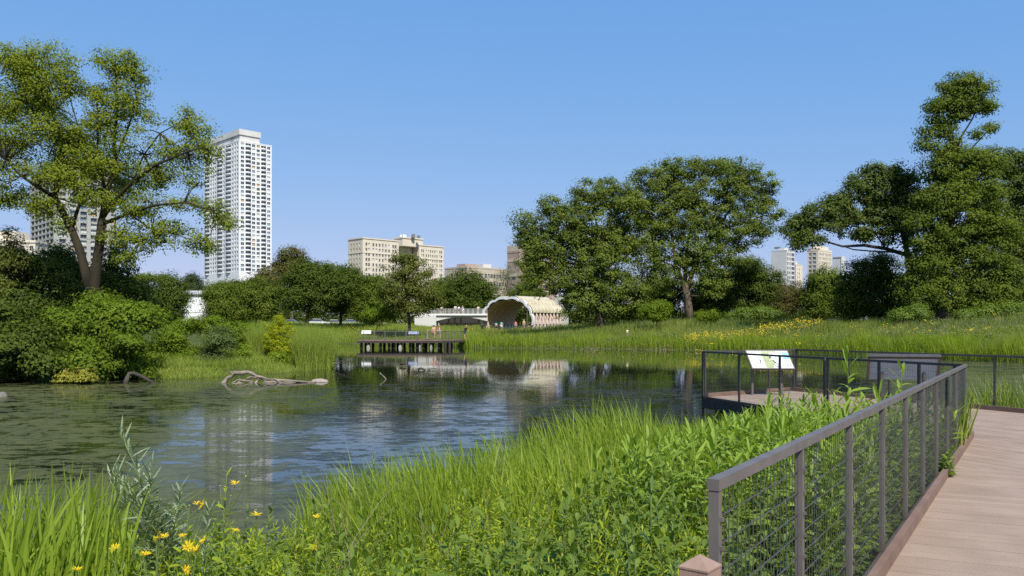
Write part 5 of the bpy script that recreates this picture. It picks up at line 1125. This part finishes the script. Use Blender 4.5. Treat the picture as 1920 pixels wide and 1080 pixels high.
# --- leafy ground layer, countless stems
ls = LeafSet(); st = MB()
p, s = scat(900, 200, 1360, 4.0, 7.6, rng, .1, 9, mode=0); p = p[off_deck(p, .1)]
for q in p[:760]:
    h = rng.uniform(.30, .62) * (1.0 if q[1] > 4.8 else .85) * (.85 if q[0] < .6 else 1.05); leafy_stem(ls, st, q, h, rng.normal(0, .12, 2), rng, n=int(rng.integers(18, 30)), L=.10, W=.020, pitch=.45, droop=.25, t0=.25, r=.003, whorl=1, tone0=.55)
ls.build("weed_leaves", LM['weed'], label="mass of bright green narrow leaved weeds along the bottom of the photo", cat="weeds", kind="stuff")
st.build("weed_stems", M['stem'], label="thin green stems of the narrow leaved weeds", cat="weeds", kind="stuff")
ls = LeafSet(); st = MB()
p, s = scat(700, 180, 1300, 4.0, 7.4, rng, .1, 9, mode=0); p = p[off_deck(p, .1)]
for q in p[p[:, 0] < .8][:150]:
    leafy_stem(ls, st, q, rng.uniform(.35, .66), rng.normal(0, .14, 2), rng, n=int(rng.integers(12, 22)), L=.14, W=.036, pitch=.45, droop=.4, t0=.15, r=.004, whorl=2, taper=.45, tone0=.5)
ls.build("broad_weed_leaves", LM['bluegreen'] if False else LM['under'], label="mid green broad leaved weeds mixed into the bright ones along the bottom", cat="weeds", kind="stuff")
st.build("broad_weed_stems", M['stem'], label="stems of the broad leaved weeds along the bottom of the photo", cat="weeds", kind="stuff")
ls = LeafSet(); st = MB()
p, s = scat(900, 850, 1340, 4.2, 8.2, rng, .3, 9, mode=0); p = p[off_deck(p, .1)]
for q in p[:460]:
    leafy_stem(ls, st, q, rng.uniform(.45, .8), rng.normal(0, .1, 2), rng, n=int(rng.integers(30, 44)), L=.085, W=.014, pitch=.35, droop=.3, t0=.3, r=.003, whorl=1, taper=.35, tone0=.65)
ls.build("goldenrod_leaves", LM['weed'], label="fine leaved bright green stems filling the space before the railing", cat="weeds", kind="stuff")
st.build("goldenrod_stems", M['stem'], label="thin stems under the fine leaved plants before the railing", cat="weeds", kind="stuff")
# broad leaved undergrowth behind the railing
ls = LeafSet(); st = MB(); cnt = 0
for i in range(640):
    t = rng.uniform(-.3, 9.1); e = -rng.uniform(.12, 2.0); q = F0 + FD * t + FN * e
    if sdist([q[0]], [q[1]])[0] < -.3: continue
    h = rng.uniform(.55, 1.05); 
    leafy_stem(ls, st, (*q, max(0, gz(*q))), h, rng.normal(0, .1, 2), rng, n=int(rng.integers(16, 26)), L=.13, W=.045, pitch=.3, droop=.45, t0=.12, r=.004, whorl=2, taper=.4, tone0=.45)
ls.build("undergrowth_leaves", LM['under'], label="broad leaved green undergrowth seen through the railing mesh", cat="undergrowth", kind="stuff")
st.build("undergrowth_stems", M['stem'], label="stems of the broad leaved undergrowth behind the railing mesh", cat="undergrowth", kind="stuff")
ls = LeafSet(); st = MB()
for i in range(330):
    t = rng.uniform(3.2, 10.5); e = -rng.uniform(.15, 2.6) * (1.0 if t > 5 else .8); q = F0 + FD * t + FN * e
    if sdist([q[0]], [q[1]])[0] < -.4 or not off_deck(np.array([[q[0], q[1], 0]]), .15)[0]: continue
    h = rng.uniform(.75, 1.25) * (.85 if t > 8 else 1); pxq = CX + F * q[0] / q[1]      # keep the deck edge and the open water clear of tall stems
    h = min(h, EYE - (np.interp(pxq, [1250, 1330, 1400, 1470, 1560, 1640], [815, 808, 778, 742, 725, 700]) - HY) / F * q[1] - max(0, gz(*q)) - .05)
    if h < .2: continue
    leafy_stem(ls, st, (*q, max(0, gz(*q))), h, rng.normal(0, .12, 2), rng, n=int(rng.integers(16, 24)), L=.26, W=.042, pitch=.5, droop=.42, t0=.3, r=.006, whorl=2, taper=.35, tone0=.55)
ls.build("lance_leaves", LM['milkweed'], label="crowd of long lance shaped leaves between the railing and the overlook deck", cat="undergrowth", kind="stuff")
st.build("lance_stems", M['stem'], label="stems of the crowded lance leaved plants by the railing", cat="undergrowth", kind="stuff")
p, s = scat(420, 560, 1400, 5.0, 12.5, rng, -.4, 4, mode=0); p = p[off_deck(p, .2)]; n = len(p)
grass("dry_stalks", "thin dry tan stalks standing among the near green blades", p, rng.uniform(.5, 1.15, n), rng.uniform(.004, .008, n), rng.normal(0, .28, (n, 2)), 'pinkfl', rng, seg=4, cat="dry stalks")
# --- individual plants
def plant(name, label, x, y, h, lean, leafm, group=None, cat="plant", flowers=0, z=None, stems=1, **k):
    z = gz(x, y) if z is None else z; root = empty(name, (x, y, z), label, cat, group); tips = []
    for j in range(stems):
        ls = LeafSet(); st = MB(); hh = h * (1 if j == 0 else rng.uniform(.55, .85)); ln = (lean[0] + (0 if j == 0 else rng.normal(0, .14)), lean[1] + (0 if j == 0 else rng.normal(0, .14)))
        path = leafy_stem(ls, st, (x + (0 if j == 0 else rng.normal(0, .05)), y + (0 if j == 0 else rng.normal(0, .05)), z - .03), hh, ln, rng, **k); st.build("stem", M['stem'], root, smooth=True); ls.build("leaves", LM[leafm], root); tips.append(path)
    return root, tips
def at(px, py, Y): q = P(px, py, Y); return q
def tall(name, label, px, py, Y, dpx, leafm, **k):
    """plant whose tip shows at (px, py); dpx: sideways offset of its foot"""
    tip = at(px, py, Y); bx_ = tip[0] - dpx / F * Y; z = max(gz(bx_, Y), 0.); h = tip[2] - z
    return plant(name, label, bx_, Y, h, ((tip[0] - bx_) / h, 0), leafm, z=z, **k)
mw = dict(n=30, L=.33, W=.052, pitch=.55, droop=.42, t0=.2, r=.007, whorl=2, taper=.35, tone0=.55)
gm_ = "lance leaved plants between railing and water"
for px, py, Y, d, lab in ((1597, 664, 9.0, 6, "tallest lance leaved plant standing before the grey sign back"), (1688, 690, 9.6, -4, "lance leaved plant against the far railing, just left of the long railing's top bar"), (1441, 758, 8.6, 0, "lance leaved plant below the white information board"),
    (1528, 742, 8.8, 8, "lance leaved plant between the white board and the tallest plant"), (1362, 792, 8.6, 0, "lance leaved plant hiding the piles of the overlook deck"), (1480, 790, 7.6, -5, "lance leaved plant a little above the first bays of the long railing"),
    (1405, 800, 7.4, 4, "lance leaved plant in front of the overlook piles, lower and nearer"), (1580, 770, 7.8, 3, "lance leaved plant below the tallest one, touching the long railing"), (1650, 738, 8.6, 0, "lance leaved plant rising where the long railing hides the walkway"),
    (1300, 842, 7.0, -4, "lance leaved plant among the sword leaves left of the railing end"), (1232, 930, 6.0, 5, "lance leaved plant with wide spread top left of the railing end post"), (1340, 830, 6.2, 2, "lance leaved plant rising just behind the railing end post"), (1470, 850, 6.4, 0, "lance leaved plant seen over the second bay of the railing")):
    tall("lance_leaved_plant", lab, px, py, Y, d, 'milkweed', group=gm_, **mw)
gb = "broad leaved stems at the bottom of the photo"
for px, py, Y, d, lab, m_l in ((1225, 905, 5.0, 6, "blue green leaved stem left of the wooden post", 'bluegreen'), (1135, 955, 5.0, -6, "yellow green stem with stepped narrow leaves at the bottom centre", 'weed'), (1062, 940, 5.2, 4, "blue green upright stem, leftmost of the broad leaved ones", 'bluegreen'), (1262, 965, 4.6, 0, "blue green leaved stem closest to the wooden post", 'bluegreen'), (1180, 980, 4.7, 4, "short blue green stem between the two taller ones", 'bluegreen')):
    tall("leafy_plant", lab, px, py, Y, d, m_l, group=gb, n=20, L=.16, W=.036, pitch=.6, droop=.3, t0=.15, r=.006, whorl=2, taper=.45)
tall("silver_leaved_plant", "tall silvery narrow leaved plant leaning left over the water", 226, 800, 6.0, -95, 'silver', n=80, L=.20, W=.019, pitch=.72, droop=.22, t0=.1, r=.009, whorl=1, taper=.2, stems=5)
tall("silver_leaved_plant", "shorter silvery narrow leaved stem right of the tall leaning one", 338, 905, 6.0, 22, 'silver', n=60, L=.16, W=.024, pitch=.7, droop=.2, t0=.2, r=.006, whorl=1, taper=.25)
tall("silver_leaved_plant", "small silvery narrow leaved stem between the yellow flowers", 385, 945, 5.9, 8, 'silver', n=44, L=.14, W=.022, pitch=.75, droop=.2, t0=.3, r=.005, whorl=1, taper=.3)
tall("silver_leaved_plant", "hazy silvery plant rising among the sword shaped leaves", 700, 850, 8.2, 10, 'silver', n=46, L=.14, W=.016, pitch=.6, droop=.3, t0=.3, r=.006, whorl=1, taper=.3)
tall("silver_leaved_plant", "feathery pale silvery stem in the middle of the sword leaves", 1058, 880, 7.6, -12, 'silver', n=70, L=.09, W=.007, pitch=.5, droop=.3, t0=.35, r=.005, whorl=1, taper=.3)
q_ = F0 + FD * 7.45 + FN * .03
plant("kerb_weed", "small leafy weed spilling over the kerb where two kerb timbers meet", q_[0], q_[1], .32, (.25, -.15), 'under', z=.62, n=26, L=.13, W=.04, pitch=.4, droop=.5, t0=.1, r=.004, whorl=1, taper=.3, stems=4)
# yellow flowers
def head(root, c, open_, r, az, tilt):
    n_ = np.array((math.cos(az) * math.sin(tilt), math.sin(az) * math.sin(tilt), math.cos(tilt))); fl = MB(); a = np.cross(n_, (0.3, .2, .93)); a /= np.linalg.norm(a); b_ = np.cross(n_, a); c = np.array(c)
    vs = [c - n_ * r * .35 * 1.0]; k = 8; ring1 = [c + (a * math.cos(6.283 * i / k) + b_ * math.sin(6.283 * i / k)) * r * .42 for i in range(k)]; ring2 = [c + n_ * r * .30 + (a * math.cos(6.283 * i / k) + b_ * math.sin(6.283 * i / k)) * r * .30 for i in range(k)]
    fl.add(vs + ring1 + ring2 + [c + n_ * r * .42], [(0, 1 + (i + 1) % k, 1 + i) for i in range(k)] + [(1 + i, 1 + (i + 1) % k, 1 + k + (i + 1) % k, 1 + k + i) for i in range(k)] + [(1 + k + i, 1 + k + (i + 1) % k, 1 + 2 * k) for i in range(k)])
    hd = mesh_obj("flower_head", np.array(fl.v), fl.f, LM['petal' if open_ else 'bud'], root, tone=np.full(len(fl.v), .2 if open_ else random.random()), smooth=True)
    if open_:
        V = []; Q = []; npet = 12
        for i in range(npet):
            t = 6.283 * i / npet + random.uniform(-.15, .15); d = a * math.cos(t) + b_ * math.sin(t); s_ = np.cross(n_, d); L = r * random.uniform(1.1, 1.5); up_ = n_ * r * random.uniform(.3, 1.3); b0 = len(V)
            V += [c + d * r * .3, c + d * (r * .3 + L * .5) + s_ * r * .2 + up_ * .5, c + d * (r * .3 + L) + up_ * .7, c + d * (r * .3 + L * .5) - s_ * r * .2 + up_ * .5]; Q.append((b0, b0 + 1, b0 + 2, b0 + 3))
        mesh_obj("petals", np.array(V), Q, LM['petal'], hd, tone=np.random.default_rng(1).uniform(0, 1, len(V)))
gy_ = "yellow flowering plants at the near shore"
fl = [(425, 885, 5.7, 0, "tall yellow flowering plant rising above the tower's reflection", [(0, 0, 0), (15, 22, 1), (36, 8, 0), (-12, 26, 0), (8, 45, 0), (40, 0, 0)]),
      (355, 948, 5.4, 6, "yellow flowering plant with a row of small buds beside the silvery stem", [(0, 0, 0), (14, -3, 1), (-14, 4, 0), (-30, 2, 0), (26, -2, 1), (32, 0, 0)]),
      (352, 1025, 4.9, 0, "plant with a pair of open yellow flowers low in the flower bed", [(0, 0, 1), (16, 6, 1), (-12, 18, 0)]), (347, 1070, 4.6, 0, "plant with one large open yellow flower at the bottom edge", [(0, 0, 1), (20, -25, 0)]),
      (295, 1008, 5.1, 4, "plant with two yellow flowers under the silvery plant", [(0, 0, 1), (14, -2, 1), (5, -10, 0)]), (480, 962, 5.5, 2, "single yellow flower on a thin stem right of the tall flowering plant", [(0, 4, 1), (0, -6, 0)]),
      (592, 970, 5.6, -3, "single yellow flower at the right end of the flower bed", [(0, 0, 1), (-6, -8, 0), (8, -6, 0)]), (216, 1028, 5.0, 3, "yellow flower at the left end of the flower bed", [(0, 0, 1), (-4, 14, 0)]),
      (145, 1068, 4.7, 0, "yellow flower bud among the lower left sword leaves", [(0, 0, 1), (-8, 4, 0)]), (272, 1040, 4.8, -4, "yellow green bud plant between the two leftmost flowers", [(0, 0, 1), (-12, -14, 0)]), (343, 1005, 5.2, 0, "upright yellow bud plant behind the pair of open flowers", [(0, 0, 1), (40, 8, 1)]), (441, 995, 5.2, 0, "yellow flower facing away below the tall flowering plant", [(0, 0, 1), (-50, 25, 0), (60, 50, 0)]), (592, 1025, 4.9, 0, "small yellow flower low at the right end of the flower bed", [(0, 0, 1), (-40, 30, 0)])]
for px, py, Y, d, lab, hs in fl:
    root, tips = tall("flowering_plant", lab, px, py, Y, d, 'weed', group=gy_, n=18, L=.14, W=.042, pitch=.5, droop=.4, t0=.1, r=.005, whorl=2, taper=.5)
    tp = tips[0][-1]; fork_ = along(tips[0], .72)
    for dx, dy, op in hs:
        c = at(px + dx, py + dy, Y + random.uniform(-.05, .05)); stm = MB(); stm.tube([fork_, (np.array(fork_) + c) / 2 + np.array((dx * .0004, 0, -.01)), c - np.array((0, 0, .008))], [.004, .003, .0025], 5); stm.build("flower_stalk", M['stem'], root)
        head(root, c, op, random.uniform(.018, .026) if op else random.uniform(.011, .016), random.uniform(-3.1, .2), random.uniform(.1, 1.2))
# thin seed stalks poking above the sword leaves
# ------------------------------------------------------------------ driftwood, rocks and sticks
YL = 34.7
def wtube(name, label, parts, m=M['drift'], cat="driftwood"):
    g0 = P(*parts[0][0][0][:3]) if len(parts[0][0][0]) == 3 else P(*parts[0][0][0], YL); root = empty(name, tuple(g0), label, cat)
    for i, (pl, r0, r1) in enumerate(parts):
        q = [P(*(p if len(p) == 3 else (*p, YL))) + np.array((random.gauss(0, .012), random.gauss(0, .02), random.gauss(0, .012))) for p in pl]; k = len(q); mb_ = MB()
        mb_.tube(q, [(r0 + (r1 - r0) * j / (k - 1)) * random.uniform(.8, 1.2) for j in range(k)], 9); mb_.build("trunk" if i == 0 else "branch", m, root, smooth=True)
    return root
wtube("driftwood_log", "bleached fallen branch arching out of the water in front of the spit",
      [([(592, 717.5), (584, 717.3), (565, 715.5), (545, 714.5), (530, 713.5), (515, 712.5), (503, 710.5), (490, 707.5), (481, 704.5), (473, 700.5), (465, 698), (456, 698.5), (447, 698), (440, 699.5), (434, 704), (428, 708.5), (421, 716, 34.7), (415, 722, 34.5)], .04, .10),
       ([(583, 718.5), (565, 718), (550, 718.5), (535, 717), (520, 717.5), (505, 718), (492, 720)], .05, .075), ([(490, 709), (486, 713, 34.8), (480, 716, 34.6), (476, 722, 34.5)], .06, .04), ([(474, 716), (464, 714.5), (455, 713), (448, 716), (444, 722, 34.3), (442, 727, 34.1), (447, 730, 33.9)], .05, .02),
       ([(475, 716), (468, 719.5, 34.2), (461, 721, 34.5), (450, 718, 34.3), (440, 720, 34.1), (432, 719, 34.3)], .06, .03), ([(495, 712), (499, 715), (503, 718), (507, 724, 34.4), (508, 729, 34.1)], .045, .02), ([(513, 710.5), (520, 713.5), (526, 717), (534, 718.5)], .05, .03), ([(462, 713), (466, 708), (472, 706), (482, 708)], .05, .04), ([(446, 717), (455, 724, 34.3), (470, 728, 33.9)], .03, .012),
       ([(487, 706), (484, 712), (479, 718, 34.5), (473, 721, 34.2)], .05, .03), ([(452, 712), (446, 713), (440, 716.5, 34.7), (428, 722, 34.2)], .035, .02), ([(436, 700), (433, 697.5), (434, 695.5)], .06, .045), ([(465, 724, 34.1), (478, 726, 33.9), (490, 724, 33.9)], .03, .02)])
wtube("dead_log", "dark bare log slanting from the bank shrubs into the water", [([(232, 724, 34.6), (236, 712, 34.8), (243, 701, 35), (252, 700, 35), (270, 708, 34.8), (292, 722, 34.4)], .10, .07)], M['darkbark'], "log")
wtube("dead_branch", "thin bare branch leaning across the left bank shrubs", [([(-2, 712, 35.4), (15, 698, 35.4), (30, 685, 35.6), (60, 668, 36), (95, 640, 36.5)], .07, .02)], M['bark'], "branch")
wtube("driftwood_stick", "small pale forked stick at the edge of the bank left of the driftwood", [([(382, 713, 37.2), (392, 716, 36.8), (404, 718, 36.4)], .04, .03), ([(392, 716, 36.8), (385, 722, 36)], .02, .01), ([(385, 718.5, 36.4), (374, 720.5, 36)], .02, .01)])
wtube("floating_stick", "pale crooked stick standing out of the open water", [([(724, 717, 37), (726, 714, 37), (722, 708, 37.2), (714, 701, 37.3), (713, 698.5, 37.3)], .028, .018), ([(714, 701, 37.3), (711, 701.5, 37.3)], .018, .01)])
wtube("floating_stick", "pair of thin pale twigs at the tip of the spit", [([(622, 690.5, 47), (632, 684, 47), (641, 676.5, 47.5), (646, 679, 47.2)], .03, .015), ([(624, 684, 47), (636, 682, 47), (646, 681, 47)], .025, .015), ([(623, 678, 47), (640, 677.5, 47), (655, 678.5, 47)], .02, .012)], M['darkbark'])
wtube("floating_stick", "short pale curved branch afloat below the middle of the overlook", [([(803, 694, 45), (806, 691, 45), (812, 690, 45.2), (819, 690.5, 45.2)], .05, .03)])
wtube("floating_stick", "low muddy snag afloat left of the pale curved branch", [([(783, 693, 45), (790, 690.5, 45), (797, 693, 45)], .06, .04), ([(750, 683, 50), (756, 681.5, 50), (762, 683, 50)], .07, .05)], M['darkbark'])
def boulder(name, label, px, py, Y, r, m, seed):
    rg = np.random.default_rng(seed); c = P(px, py, Y); mb_ = MB(); na, nb_ = 12, 7; vs = []
    for i in range(nb_ + 1):
        la = -.5 + (math.pi / 2 + .5) * i / nb_
        for j in range(na): lo_ = 6.283 * j / na; f_ = 1 + .13 * math.sin(2 * lo_ + seed) + .08 * math.sin(5 * lo_ + 3 * la) + rg.normal(0, .03); vs.append((c[0] + r[0] * f_ * math.cos(la) * math.cos(lo_), c[1] + r[1] * f_ * math.cos(la) * math.sin(lo_), c[2] + r[2] * f_ * math.sin(la)))
    mb_.add(vs, [(i * na + j, i * na + (j + 1) % na, (i + 1) * na + (j + 1) % na, (i + 1) * na + j) for i in range(nb_) for j in range(na)]); return mb_.build(name, m, smooth=True, label=label, cat="rock")
boulder("boulder", "smooth pale boulder in the water at the end of the driftwood", 599, 715.5, 35.3, (.38, .26, .115), M['rock'], 3)
boulder("boulder", "rough grey rock at the left edge of the water", 2, 747, 27.5, (.2, .22, .2), M['greyrock'], 5)
boulder("mud_hump", "low muddy mound of roots at the foot of the driftwood", 420, 729, 34.4, (.5, .3, .14), M['greyrock'], 8)
